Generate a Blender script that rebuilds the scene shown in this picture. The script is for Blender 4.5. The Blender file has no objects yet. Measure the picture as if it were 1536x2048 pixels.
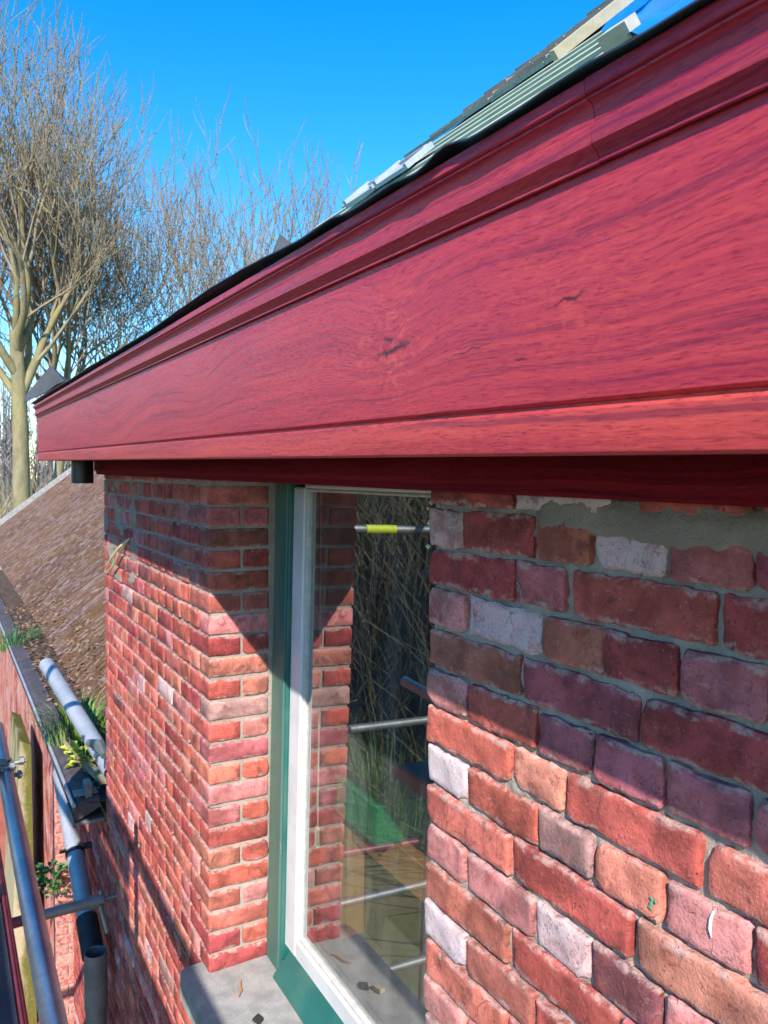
import bpy, bmesh, math, random
from mathutils import Vector, Matrix, noise as mnoise
import numpy as np

S = bpy.context.scene
COL = S.collection
random.seed(7)

# ------------------------------------------------------------------ camera
YAW, PITCH, ROLL, FPX, CD = 0.50467, -0.04443, 0.00917, 1611.2, 0.8059
cp = math.cos(PITCH)
dv = Vector((-math.cos(YAW) * cp, math.sin(YAW) * cp, math.sin(PITCH)))
r0 = dv.cross(Vector((0, 0, 1))).normalized()
u0 = r0.cross(dv)
rv = r0 * math.cos(ROLL) + u0 * math.sin(ROLL)
uv_ = -r0 * math.sin(ROLL) + u0 * math.cos(ROLL)
CAM = Vector((0, -CD, 0))
cam = bpy.data.cameras.new('camera')
camo = bpy.data.objects.new('camera', cam)
COL.objects.link(camo)
m = Matrix((rv, uv_, -dv)).transposed().to_4x4()
m.translation = CAM
camo.matrix_world = m
cam.sensor_fit = 'VERTICAL'
cam.sensor_height = 36
cam.sensor_width = 27
cam.lens = FPX / 2048 * 36
cam.clip_start = 0.02
cam.clip_end = 2000
cam.dof.use_dof = True
cam.dof.focus_distance = 1.5
cam.dof.aperture_fstop = 16.0
S.camera = camo

# ------------------------------------------------------------------ world, sun, exposure
SUN = Vector((1.55, -1.0, 1.36)).normalized()      # towards the sun
w = bpy.data.worlds.new('World')
S.world = w
w.use_nodes = True
nt = w.node_tree
nt.nodes.clear()
sky = nt.nodes.new('ShaderNodeTexSky')
sky.sky_type = 'NISHITA'
sky.sun_disc = False
sky.sun_elevation = math.asin(SUN.z)
sky.sun_rotation = math.atan2(SUN.x, SUN.y)
sky.altitude = 50
sky.air_density = 1.0
sky.dust_density = 0.0
sky.ozone_density = 3.0
hs = nt.nodes.new('ShaderNodeHueSaturation')
hs.inputs['Hue'].default_value = 0.497
hs.inputs['Saturation'].default_value = 1.42
hs.inputs['Value'].default_value = 1.0
bg = nt.nodes.new('ShaderNodeBackground')
bg.inputs['Strength'].default_value = 0.110
wo = nt.nodes.new('ShaderNodeOutputWorld')
nt.links.new(sky.outputs[0], hs.inputs['Color'])
nt.links.new(hs.outputs[0], bg.inputs[0])
nt.links.new(bg.outputs[0], wo.inputs[0])
sl = bpy.data.lights.new('sun', 'SUN')
sl.energy = 2.9
sl.angle = math.radians(0.55)
sl.color = (1.0, 0.93, 0.84)
so = bpy.data.objects.new('sun', sl)
so.rotation_euler = (-SUN).to_track_quat('-Z', 'Y').to_euler()
COL.objects.link(so)
S.view_settings.view_transform = 'Standard'
S.view_settings.look = 'None'
S.view_settings.exposure = 1.43
S.view_settings.gamma = 1
S.view_settings.use_curve_mapping = False

GZ = -4.3          # ground level


# ------------------------------------------------------------------ small helpers
def px_of(P):
    q = Vector(P) - CAM
    z = q.dot(dv)
    if z < 0.05:
        return None
    return (768 + FPX * q.dot(rv) / z, 1024 - FPX * q.dot(uv_) / z, z)


class MB:
    """collects geometry, then links it as one mesh object"""
    def __init__(s):
        s.v = []; s.f = []; s.m = []; s.c = []; s.uv = []

    def add(s, vs, fs, mi=0, col=None):
        o = len(s.v)
        s.v += [tuple(p) for p in vs]
        for f in fs:
            s.f.append([i + o for i in f]); s.m.append(mi); s.c.append(col)

    def box(s, x0, x1, y0, y1, z0, z1, mi=0, bev=0.0, col=None):
        if bev > 0:
            b = min(bev, (x1 - x0) * .45, (y1 - y0) * .45, (z1 - z0) * .45)
            # chamfered box, 24 vertices
            vs = []; idx = {}
            for sx in (0, 1):
                for sy in (0, 1):
                    for sz in (0, 1):
                        X = (x0, x1)[sx]; Y = (y0, y1)[sy]; Z = (z0, z1)[sz]
                        xi = X + (b if sx == 0 else -b); yi = Y + (b if sy == 0 else -b); zi = Z + (b if sz == 0 else -b)
                        for k, p in enumerate(((X, yi, zi), (xi, Y, zi), (xi, yi, Z))):
                            idx[(sx, sy, sz, k)] = len(vs); vs.append(p)
            g = lambda *a: idx[a]
            fs = []
            fs += [[g(0,0,0,0), g(0,0,1,0), g(0,1,1,0), g(0,1,0,0)], [g(1,0,0,0), g(1,1,0,0), g(1,1,1,0), g(1,0,1,0)]]
            fs += [[g(0,0,0,1), g(1,0,0,1), g(1,0,1,1), g(0,0,1,1)], [g(0,1,0,1), g(0,1,1,1), g(1,1,1,1), g(1,1,0,1)]]
            fs += [[g(0,0,0,2), g(0,1,0,2), g(1,1,0,2), g(1,0,0,2)], [g(0,0,1,2), g(1,0,1,2), g(1,1,1,2), g(0,1,1,2)]]
            for a in (0, 1):
                for c in (0, 1):
                    fs.append([g(a,c,0,0), g(a,c,1,0), g(a,c,1,1), g(a,c,0,1)])
                    fs.append([g(a,0,c,0), g(a,1,c,0), g(a,1,c,2), g(a,0,c,2)])
                    fs.append([g(0,a,c,1), g(1,a,c,1), g(1,a,c,2), g(0,a,c,2)])
                    for e in (0, 1):
                        fs.append([g(a,c,e,0), g(a,c,e,1), g(a,c,e,2)])
            s.add(vs, fs, mi, col)
            return
        vs = [(x0,y0,z0),(x1,y0,z0),(x1,y1,z0),(x0,y1,z0),(x0,y0,z1),(x1,y0,z1),(x1,y1,z1),(x0,y1,z1)]
        s.add(vs, [[0,3,2,1],[4,5,6,7],[0,1,5,4],[1,2,6,5],[2,3,7,6],[3,0,4,7]], mi, col)

    def beam(s, p0, p1, wd, ht, up=(0, 0, 1), mi=0):
        p0 = Vector(p0); p1 = Vector(p1); t = (p1 - p0).normalized()
        a = t.cross(Vector(up)).normalized(); b = a.cross(t)
        vs = []
        for p in (p0, p1):
            for i, j in ((-1,-1),(1,-1),(1,1),(-1,1)):
                vs.append(p + a * (wd * .5 * i) + b * (ht * .5 * j))
        s.add(vs, [[0,1,2,3],[7,6,5,4],[0,4,5,1],[1,5,6,2],[2,6,7,3],[3,7,4,0]], mi)

    def tube(s, pts, rad, n=12, caps=True, mi=0, hollow=False):
        pts = [Vector(p) for p in pts]
        k = len(pts)
        if not hasattr(rad, '__len__'):
            rad = [rad] * k
        vs = []; fs = []
        ref = None
        for i, p in enumerate(pts):
            t = (pts[min(i + 1, k - 1)] - pts[max(i - 1, 0)])
            if t.length < 1e-9: t = Vector((0, 0, 1))
            t.normalize()
            if ref is None:
                ref = Vector((0, 0, 1)) if abs(t.z) < .9 else Vector((1, 0, 0))
            a = t.cross(ref).normalized(); b = t.cross(a).normalized(); ref = -b if False else ref
            for j in range(n):
                an = 2 * math.pi * j / n
                vs.append(p + (a * math.cos(an) + b * math.sin(an)) * rad[i])
        for i in range(k - 1):
            for j in range(n):
                j2 = (j + 1) % n
                fs.append([i*n+j, i*n+j2, (i+1)*n+j2, (i+1)*n+j])
        if caps:
            fs.append(list(range(n))[::-1]); fs.append([(k-1)*n+j for j in range(n)])
        s.add(vs, fs, mi)

    def pipe(s, p0, p1, r, wall=.004, n=20, mi=0):
        """open hollow pipe"""
        p0 = Vector(p0); p1 = Vector(p1); t = (p1 - p0).normalized()
        ref = Vector((0, 0, 1)) if abs(t.z) < .9 else Vector((1, 0, 0))
        a = t.cross(ref).normalized(); b = t.cross(a).normalized()
        vs = []
        for p, rr in ((p0, r), (p1, r), (p1, r - wall), (p0, r - wall)):
            for j in range(n):
                an = 2 * math.pi * j / n
                vs.append(p + (a * math.cos(an) + b * math.sin(an)) * rr)
        fs = []
        for q in range(4):
            q2 = (q + 1) % 4
            for j in range(n):
                j2 = (j + 1) % n
                fs.append([q*n+j, q*n+j2, q2*n+j2, q2*n+j])
        s.add(vs, fs, mi)

    def grid(s, P, nx, ny, mi=0):
        o = len(s.v)
        s.v += [tuple(p) for p in P]
        for j in range(ny - 1):
            for i in range(nx - 1):
                a = o + j * nx + i
                s.f.append([a, a + 1, a + nx + 1, a + nx]); s.m.append(mi); s.c.append(None)

    def mesh(s, name, mats, smooth=False, colattr=False):
        me = bpy.data.meshes.new(name)
        me.from_pydata(s.v, [], s.f)
        for mt in (mats if isinstance(mats, (list, tuple)) else [mats]):
            me.materials.append(mt)
        if any(s.m):
            me.polygons.foreach_set('material_index', s.m)
        if smooth:
            me.polygons.foreach_set('use_smooth', [True] * len(s.f))
        if colattr:
            at = me.attributes.new('bcol', 'FLOAT_COLOR', 'FACE')
            arr = np.ones((len(s.f), 4), dtype=np.float32)
            for i, c in enumerate(s.c):
                if c is not None: arr[i] = c
            at.data.foreach_set('color', arr.ravel())
        me.update()
        return me

    def build(s, name, mats, parent=None, smooth=False, colattr=False, autosmooth=None):
        me = s.mesh(name, mats, smooth, colattr)
        if autosmooth is not None:
            bm = bmesh.new(); bm.from_mesh(me)
            for e in bm.edges:
                if len(e.link_faces) == 2 and e.calc_face_angle(0) > math.radians(autosmooth):
                    e.smooth = False
            for f in bm.faces: f.smooth = True
            bm.to_mesh(me); bm.free()
        return link(name, me, parent)


def link(name, me, parent=None):
    o = bpy.data.objects.new(name, me)
    COL.objects.link(o)
    if parent is not None:
        o.parent = parent
        if parent.type == 'EMPTY' and parent.parent is None:
            o.location = -Vector(parent.location)    # mesh coordinates stay world coordinates
    return o


def thing(name, label, cat, loc, group=None):
    o = bpy.data.objects.new(name, None)
    o.location = loc
    o.empty_display_size = .1
    COL.objects.link(o)
    o['label'] = label; o['category'] = cat
    if group: o['group'] = group
    return o


def tag(o, label, cat, group=None, kind=None):
    if label: o['label'] = label
    if cat: o['category'] = cat
    if group: o['group'] = group
    if kind: o['kind'] = kind
    return o


# ------------------------------------------------------------------ material helpers
class NT:
    def __init__(s, name):
        s.mat = bpy.data.materials.new(name); s.mat.use_nodes = True
        s.t = s.mat.node_tree; s.t.nodes.clear()
        s.out = s.t.nodes.new('ShaderNodeOutputMaterial')
        s.b = s.t.nodes.new('ShaderNodeBsdfPrincipled')
        s.t.links.new(s.b.outputs[0], s.out.inputs[0])

    def n(s, typ, **kw):
        nd = s.t.nodes.new('ShaderNode' + typ)
        for k, v in kw.items(): setattr(nd, k, v)
        return nd

    def l(s, a, b):
        s.t.links.new(a, b)

    def val(s, x, sock):
        if hasattr(x, 'links') or hasattr(x, 'is_output'): s.l(x, sock)
        else:
            sock.default_value = x

    def math(s, op, a, b=0.0, c=0.0, clamp=False):
        nd = s.n('Math', operation=op); nd.use_clamp = clamp
        s.val(a, nd.inputs[0]); s.val(b, nd.inputs[1]); s.val(c, nd.inputs[2])
        return nd.outputs[0]

    def vmath(s, op, a, b=(0, 0, 0)):
        nd = s.n('VectorMath', operation=op)
        s.val(a, nd.inputs[0]); s.val(b, nd.inputs[1])
        return nd.outputs[0]

    def mix(s, fac, a, b, mode='MIX'):
        nd = s.n('Mix', data_type='RGBA', blend_type=mode)
        s.val(fac, nd.inputs[0])
        for x, k in ((a, 6), (b, 7)):
            if isinstance(x, (tuple, list)): nd.inputs[k].default_value = tuple(x) + ((1,) if len(x) == 3 else ())
            else: s.l(x, nd.inputs[k])
        return nd.outputs[2]

    def noise(s, vec, scale, detail=4, rough=.55, dist=0.0):
        nd = s.n('TexNoise'); nd.inputs['Scale'].default_value = scale
        nd.inputs['Detail'].default_value = detail; nd.inputs['Roughness'].default_value = rough
        nd.inputs['Distortion'].default_value = dist
        if vec is not None: s.l(vec, nd.inputs['Vector'])
        return nd.outputs['Fac']

    def ramp(s, fac, lo, hi, a=0.0, b=1.0):
        nd = s.n('MapRange'); nd.interpolation_type = 'SMOOTHSTEP'
        s.val(fac, nd.inputs[0])
        for i, v in ((1, lo), (2, hi), (3, a), (4, b)): nd.inputs[i].default_value = v
        return nd.outputs[0]

    def coords(s, kind='Object'):
        return s.n('TexCoord').outputs[kind]

    def pos(s):
        return s.n('NewGeometry').outputs['Position']

    def scale(s, vec, sc, rot=(0, 0, 0)):
        nd = s.n('Mapping'); nd.inputs['Scale'].default_value = sc; nd.inputs['Rotation'].default_value = rot
        s.l(vec, nd.inputs['Vector'])
        return nd.outputs[0]

    def bump(s, h, strength=.3, dist=.002, prev=None):
        nd = s.n('Bump'); nd.inputs['Strength'].default_value = strength; nd.inputs['Distance'].default_value = dist
        s.l(h, nd.inputs['Height'])
        if prev is not None: s.l(prev, nd.inputs['Normal'])
        return nd.outputs[0]

    def fin(s, col=None, rough=None, nrm=None, metal=None, spec=None):
        if col is not None:
            if isinstance(col, (tuple, list)): s.b.inputs['Base Color'].default_value = tuple(col) + (1,)
            else: s.l(col, s.b.inputs['Base Color'])
        if rough is not None: s.val(rough, s.b.inputs['Roughness'])
        if nrm is not None: s.l(nrm, s.b.inputs['Normal'])
        if metal is not None: s.val(metal, s.b.inputs['Metallic'])
        if spec is not None: s.b.inputs['Specular IOR Level'].default_value = spec
        return s.mat


def mat_simple(name, c1, c2, scale=8, rough=.8, bump=.2, bscale=60, bdist=.003, metal=0.0, sc=(1, 1, 1), detail=5, spec=None):
    t = NT(name)
    p = t.scale(t.pos(), sc)
    n1 = t.noise(p, scale, detail)
    col = t.mix(t.ramp(n1, .3, .7), c1, c2)
    n2 = t.noise(p, bscale, 4)
    col = t.mix(t.ramp(n2, .3, .8, 0, .35), col, tuple(c * .55 for c in c1))
    return t.fin(col, rough, t.bump(n2, bump, bdist), metal, spec)


def mat_brick(name, attr=False):
    t = NT(name)
    pos = t.pos()
    if attr:
        a = t.n('Attribute'); a.attribute_name = 'bcol'
        base = a.outputs['Color']; alpha = a.outputs['Alpha']; vec = pos
    else:
        oi = t.n('ObjectInfo')
        base = oi.outputs['Color']; alpha = oi.outputs['Alpha']
        cv = t.n('CombineXYZ')
        for k, ml in ((0, 31.0), (1, 17.0), (2, 53.0)):
            t.l(t.math('MULTIPLY', oi.outputs['Random'], ml), cv.inputs[k])
        vec = t.vmath('ADD', pos, cv.outputs[0])
    n1 = t.noise(vec, 11, 3, .6, .6)
    n2 = t.noise(vec, 42, 5, .65)
    n3 = t.noise(vec, 260, 3, .7)
    n4 = t.noise(vec, 17, 5, .68, .8)
    # kiln bands, orange flashes, sooty patches
    f = t.ramp(n1, .3, .72, .55, 1.38)
    col = t.mix(1.0, base, t.n('CombineColor').outputs[0], 'MIX') if False else base
    mulc = t.n('CombineXYZ')
    for k in range(3): t.l(f, mulc.inputs[k])
    col = t.mix(1.0, col, mulc.outputs[0], 'MULTIPLY')
    col = t.mix(t.ramp(n2, .48, .68, 0, .5), col, (.42, .092, .062))
    col = t.mix(t.ramp(n4, .54, .66, 0, .62), col, (.12, .040, .036))
    col = t.mix(t.ramp(n3, .30, .45, .45, 0), col, (.10, .03, .028))
    # pits
    vo = t.n('TexVoronoi'); vo.inputs['Scale'].default_value = 75
    t.l(vec, vo.inputs['Vector'])
    pit = t.math('MULTIPLY', t.ramp(vo.outputs['Distance'], .05, .20, 1, 0), t.ramp(n2, .56, .66))
    col = t.mix(t.math('MULTIPLY', pit, .75), col, (.05, .02, .02))
    # lime bloom, amount from the alpha
    th = t.math('SUBTRACT', .92, t.math('MULTIPLY', alpha, .62))
    eff = t.math('MULTIPLY', t.math('SUBTRACT', t.math('ADD', t.math('MULTIPLY', n4, .75), t.math('MULTIPLY', n3, .25)), th), 9.0, clamp=True)
    col = t.mix(t.math('MULTIPLY', eff, .82), col, (.66, .50, .50))
    n5 = t.noise(t.scale(vec, (1, 1, 2.6), (0, .5, 0)), 30, 6, .75, 1.2)
    col = t.mix(t.ramp(n5, .58, .70, 0, .45), col, (.56, .33, .30))
    wv = t.n('TexNoise'); wv.inputs['Scale'].default_value = 24; wv.inputs['Detail'].default_value = 5
    t.l(vec, wv.inputs['Vector'])
    wvec = t.vmath('ADD', vec, t.vmath('MULTIPLY', wv.outputs['Color'], (.05, .05, .05)))
    ve = t.n('TexVoronoi', feature='DISTANCE_TO_EDGE'); ve.inputs['Scale'].default_value = 17
    t.l(wvec, ve.inputs['Vector'])
    crack = t.math('MULTIPLY', t.ramp(ve.outputs['Distance'], .0, .022, 1, 0), t.ramp(n1, .60, .68))
    col = t.mix(t.math('MULTIPLY', crack, .35), col, (.07, .022, .022))
    if not attr:
        so_ = t.n('SeparateXYZ'); t.l(t.coords('Object'), so_.inputs[0])
        az = t.math('ABSOLUTE', so_.outputs[2])
        edge = t.ramp(t.math('ADD', az, t.math('MULTIPLY', t.math('SUBTRACT', n4, .5), .05)), .0235, .031)
        col = t.mix(t.math('MULTIPLY', edge, t.ramp(n2, .40, .58, .05, .62)), col, (.60, .42, .37))
        sp = t.noise(vec, 120, 4, .75)
        col = t.mix(t.ramp(sp, .57, .66, 0, .55), col, (.13, .042, .040))
    # small light grains
    col = t.mix(t.ramp(n3, .62, .74, 0, .55), col, (.60, .40, .36))
    h = t.math('ADD', t.math('MULTIPLY', n2, .7), t.math('MULTIPLY', n3, .35))
    h = t.math('SUBTRACT', h, t.math('ADD', t.math('MULTIPLY', pit, .5), t.math('MULTIPLY', crack, .35)))
    nb = t.bump(h, .9, .005)
    return t.fin(col, .88, nb, spec=.25)


def mat_mortar(name, c1=(.37, .315, .265), c2=(.50, .43, .36)):
    t = NT(name)
    p = t.pos()
    n1 = t.noise(p, 9, 4); n2 = t.noise(p, 90, 5, .7); n3 = t.noise(p, 500, 2, .7)
    col = t.mix(t.ramp(n1, .3, .7), c1, c2)
    col = t.mix(t.ramp(n2, .55, .75, 0, .6), col, (.17, .17, .15))
    col = t.mix(t.ramp(n3, .6, .75, 0, .45), col, (.55, .54, .48))
    h = t.math('ADD', t.math('MULTIPLY', n2, .8), t.math('MULTIPLY', n3, .3))
    return t.fin(col, .95, t.bump(h, 1.0, .009), spec=.15)


def mat_wood_red(name, fascia=False, tint=(1, 1, 1), spec=.28, radd=0.0):
    """red stained hardwood: grain runs along X (object coordinates), knots swirl it"""
    t = NT(name)
    p = t.coords('Object')
    sx = t.n('SeparateXYZ'); t.l(p, sx.inputs[0])
    x, y, z = sx.outputs
    zz = t.math('ADD', z, t.math('MULTIPLY', y, -.7))
    kn = []
    if fascia:
        for (kx, kz, a, s) in ((-.868, .166, .026, .075), (-.545, .166, .012, .085), (-1.69, .215, .03, .10), (-2.75, .13, .05, .22), (-.15, .12, .02, .12), (-4.1, .22, .04, .3)):
            dx = t.math('DIVIDE', t.math('SUBTRACT', x, kx), s * 1.5)
            dz = t.math('DIVIDE', t.math('SUBTRACT', z, kz), s)
            r2 = t.math('ADD', t.math('MULTIPLY', dx, dx), t.math('MULTIPLY', dz, dz))
            g = t.math('DIVIDE', 1.0, t.math('ADD', 1.0, t.math('MULTIPLY', r2, r2)))
            kn.append((kx, kz, s, g))
            zz = t.math('ADD', zz, t.math('MULTIPLY', g, a))
    wv = t.noise(t.scale(p, (1.1, 2, 2)), 1.6, 3)
    zz = t.math('ADD', zz, t.math('MULTIPLY', wv, .05))
    cv = t.n('CombineXYZ'); t.l(t.math('MULTIPLY', x, 1.0), cv.inputs[0]); t.l(y, cv.inputs[1]); t.l(zz, cv.inputs[2])
    g1 = t.noise(t.scale(cv.outputs[0], (.7, 1, 30)), 1.7, 5, .6, .3)       # broad figure
    g2 = t.noise(t.scale(cv.outputs[0], (7, 20, 150)), 1.4, 4, .65, .35)      # fine grain
    g3 = t.noise(t.scale(cv.outputs[0], (60, 60, 520)), 1.0, 3, .65, .3)      # pores
    g4 = t.noise(t.scale(p, (2.6, 2, 5)), 1.3, 4, .6)                        # stain blotches
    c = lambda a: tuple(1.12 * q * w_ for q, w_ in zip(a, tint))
    col = t.mix(t.ramp(g1, .30, .70), c((.31, .021, .045)), c((.44, .042, .056)))
    col = t.mix(t.ramp(g4, .36, .64, 0, .4), col, c((.34, .022, .060)))
    col = t.mix(t.ramp(g2, .50, .72, 0, .42), col, c((.50, .055, .052)))
    col = t.mix(t.ramp(g2, .46, .30, 0, .6), col, c((.16, .010, .030)))
    col = t.mix(t.ramp(g3, .535, .65, 0, .56), col, c((.13, .008, .022)))
    col = t.mix(t.ramp(g3, .44, .34, 0, .25), col, c((.56, .085, .075)))
    g6 = t.noise(t.scale(cv.outputs[0], (.8, 8, 80)), 1.5, 6, .68, .2)
    col = t.mix(t.ramp(g6, .53, .66, 0, .68), col, c((.15, .012, .042)))
    col = t.mix(t.ramp(g6, .44, .34, 0, .35), col, c((.52, .060, .055)))
    if fascia:
        sw = t.noise(t.scale(p, (30, 10, 62)), 1.0, 7, .75, 1.6)
        for i, (kx, kz, s, g) in enumerate(kn[:3]):
            gg = t.math('POWER', g, 2.0)
            if i == 0: col = t.mix(t.math('MULTIPLY', gg, t.ramp(sw, .52, .64, 0, .32)), col, c((.60, .13, .10)))
            col = t.mix(t.math('MULTIPLY', gg, t.ramp(sw, .47, .64, 0, .42)), col, c((.54, .075, .05)))
            col = t.mix(t.math('MULTIPLY', gg, t.ramp(sw, .43, .34, 0, .35)), col, c((.15, .014, .03)))
        # bark slits and shakes
        wob = t.math('MULTIPLY', t.math('SUBTRACT', t.noise(t.scale(p, (60, 10, 60)), 1.0, 4), .5), .016)
        for (sx_, sz_, hl, tl, th_) in ((-.860, .1545, .058, .12, .0034), (-.872, .1675, .016, -.1, .0030), (-.550, .156, .030, .16, .0014), (-.612, .1118, .014, .05, .0011), (-.70, .132, .05, .1, .0010)):
            du = t.math('SUBTRACT', x, sx_)
            dw = t.math('ADD', t.math('SUBTRACT', t.math('SUBTRACT', z, sz_), t.math('MULTIPLY', du, tl)), wob)
            a_ = t.math('SUBTRACT', 1.0, t.math('POWER', t.math('ABSOLUTE', t.math('DIVIDE', du, hl)), 2.0), clamp=True)
            b_ = t.math('SUBTRACT', 1.35, t.math('ABSOLUTE', t.math('DIVIDE', dw, th_)), clamp=True)
            col = t.mix(t.math('MULTIPLY', t.math('MULTIPLY', a_, b_), .9), col, (.035, .010, .018))
    h = t.math('ADD', t.math('MULTIPLY', g2, .6), t.math('MULTIPLY', t.ramp(g3, .55, .68), -.7))
    nb = t.bump(h, .22, .0014)
    return t.fin(col, t.ramp(g2, .3, .7, .36 + radd, .5 + radd), nb, spec=spec)


def mat_paint(name, c1, c2, chip=(.5, .45, .38), chipamt=.66, rough=.45, scl=(1, 1, 1)):
    t = NT(name)
    p = t.scale(t.pos(), scl)
    n1 = t.noise(p, 5, 4); n2 = t.noise(p, 26, 6, .7); n3 = t.noise(p, 120, 3)
    col = t.mix(t.ramp(n1, .35, .65), c1, c2)
    col = t.mix(t.ramp(n2, .5, .8, 0, .3), col, tuple(q * .5 for q in c1))
    col = t.mix(t.ramp(n2, chipamt, chipamt + .04), col, chip)
    h = t.math('ADD', t.math('MULTIPLY', n3, .3), t.math('MULTIPLY', t.ramp(n2, chipamt, chipamt + .04), -.5))
    return t.fin(col, rough, t.bump(h, .35, .002))


M = {}
M['brick'] = mat_brick('brick_clay')
M['brick_attr'] = mat_brick('brick_clay_attr', True)
M['mortar'] = mat_mortar('lime_mortar')
M['mortar_new'] = mat_mortar('fresh_mortar', (.30, .245, .205), (.40, .335, .275))
M['fascia'] = mat_wood_red('stained_fascia', True)
M['strip'] = mat_wood_red('stained_strip', False, (1.06, 1.3, .85))
M['mould'] = mat_wood_red('stained_moulding', False, (.95, 1.0, 1.05))
M['mould2'] = mat_wood_red('stained_moulding_dark', False, (.80, .85, 1.0))
M['bedwood'] = mat_wood_red('stained_bedboard_shaded', False, (.42, .30, .36), .12, .65)  # red stain with the shade under the eaves darkened into its tint
M['membrane'] = mat_simple('black_membrane', (.018, .020, .030), (.030, .032, .042), 5, .42, .12, 120, .001)
M['membrane_grey'] = mat_simple('grey_membrane', (.05, .05, .056), (.075, .075, .08), 8, .7, .2, 90, .002)
M['teal'] = mat_paint('teal_paint', (.018, .120, .105), (.05, .155, .125), (.26, .23, .17), .68, .42)
M['sage'] = mat_paint('weathered_teal_paint', (.095, .175, .135), (.035, .125, .11), (.26, .24, .18), .66, .6, (1, 1, .25))
M['white'] = mat_paint('white_paint', (.66, .66, .665), (.56, .57, .58), (.42, .37, .30), .66, .35)
M['putty'] = mat_simple('old_putty', (.48, .46, .43), (.62, .60, .57), 30, .8, .5, 150, .002)
M['concrete'] = mat_simple('sill_concrete', (.26, .255, .25), (.40, .39, .375), 12, .92, .55, 170, .003)
M['zinc'] = mat_simple('zinc', (.36, .38, .43), (.50, .51, .55), 4, .5, .08, 60, .001, .3)
M['zinc_old'] = mat_simple('weathered_zinc', (.17, .175, .18), (.26, .265, .26), 7, .6, .1, 70, .001, .35)
M['steel'] = mat_simple('galvanised_tube', (.30, .36, .46), (.46, .50, .56), 9, .36, .15, 90, .001, .85)
M['steel_dull'] = mat_simple('dull_galvanised', (.20, .21, .20), (.31, .32, .31), 9, .55, .15, 90, .001, .6)
M['maroon'] = mat_simple('maroon_paint', (.13, .018, .035), (.19, .03, .05), 12, .45, .15, 100, .001)
M['black_plastic'] = mat_simple('black_plastic', (.012, .013, .017), (.022, .023, .028), 6, .4, .05, 90, .001)
M['dark_iron'] = mat_simple('dark_iron', (.035, .033, .035), (.06, .055, .055), 14, .6, .3, 110, .001, .3)
M['deck'] = mat_simple('navy_deck', (.02, .026, .05), (.045, .05, .075), 9, .55, .4, 60, .002)
M['batten'] = mat_simple('pale_batten', (.40, .38, .29), (.50, .47, .37), 10, .8, .2, 60, .002, sc=(.3, 1, 1))
M['underlay'] = mat_simple('teal_underlay', (.06, .36, .36), (.10, .46, .44), 6, .5, .1, 50, .001)
M['underlay_blue'] = mat_simple('blue_underlay', (.005, .16, .62), (.01, .24, .75), 14, .4, .4, 22, .004)
M['tile'] = mat_simple('grey_tile', (.24, .235, .22), (.36, .35, .33), 4, .85, .3, 60, .003)
M['tile_new'] = mat_simple('pale_tile', (.33, .37, .45), (.40, .44, .52), 10, .6, .1, 60, .001)
M['board'] = mat_simple('raw_plank', (.42, .36, .24), (.55, .48, .33), 7, .8, .3, 50, .002, sc=(.2, 1, 1))
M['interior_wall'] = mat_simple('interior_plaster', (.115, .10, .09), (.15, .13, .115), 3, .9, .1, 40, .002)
M['interior_wood'] = mat_simple('orange_pine', (.46, .17, .05), (.56, .25, .09), 6, .55, .1, 40, .001, sc=(1, 1, .15))
M['green_plastic'] = mat_simple('green_plastic', (.01, .30, .15), (.015, .38, .19), 5, .35, .05, 60, .001)
M['grey_plastic'] = mat_simple('grey_cardboard', (.25, .22, .19), (.31, .27, .23), 5, .8, .05, 60, .001)
M['cord'] = mat_simple('cream_cord', (.62, .57, .45), (.70, .66, .53), 30, .7, .2, 300, .001)
M['tape'] = mat_simple('yellow_tape', (.62, .75, .01), (.70, .82, .02), 20, .5, .05, 80, .001)
M['wire'] = mat_simple('pale_wire', (.62, .60, .30), (.68, .66, .42), 30, .5, .05, 80, .001)


def mat_glass():
    t = NT('window_glass')
    t.t.nodes.remove(t.b)
    fr = t.n('Fresnel'); fr.inputs['IOR'].default_value = 2.0
    gl = t.n('BsdfGlossy'); gl.inputs['Roughness'].default_value = .004
    gl.inputs['Color'].default_value = (.96, .97, .97, 1)
    tr = t.n('BsdfTransparent'); tr.inputs['Color'].default_value = (.86, .90, .88, 1)
    mx = t.n('MixShader')
    bf = t.n('NewGeometry').outputs['Backfacing']
    f = t.math('MULTIPLY', t.math('MULTIPLY', fr.outputs[0], 2.0, clamp=True), t.math('SUBTRACT', 1.0, bf))
    t.l(f, mx.inputs[0]); t.l(tr.outputs[0], mx.inputs[1]); t.l(gl.outputs[0], mx.inputs[2])
    df = t.n('BsdfDiffuse'); df.inputs['Color'].default_value = (.6, .6, .6, 1)
    dn = t.noise(t.scale(t.pos(), (3, 3, .6)), 3, 5, .65)
    mx2 = t.n('MixShader')
    t.l(t.ramp(dn, .40, .75, .012, .085), mx2.inputs[0]); t.l(mx.outputs[0], mx2.inputs[1]); t.l(df.outputs[0], mx2.inputs[2])
    t.l(mx2.outputs[0], t.out.inputs[0])
    return t.mat


M['glass'] = mat_glass()


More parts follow.
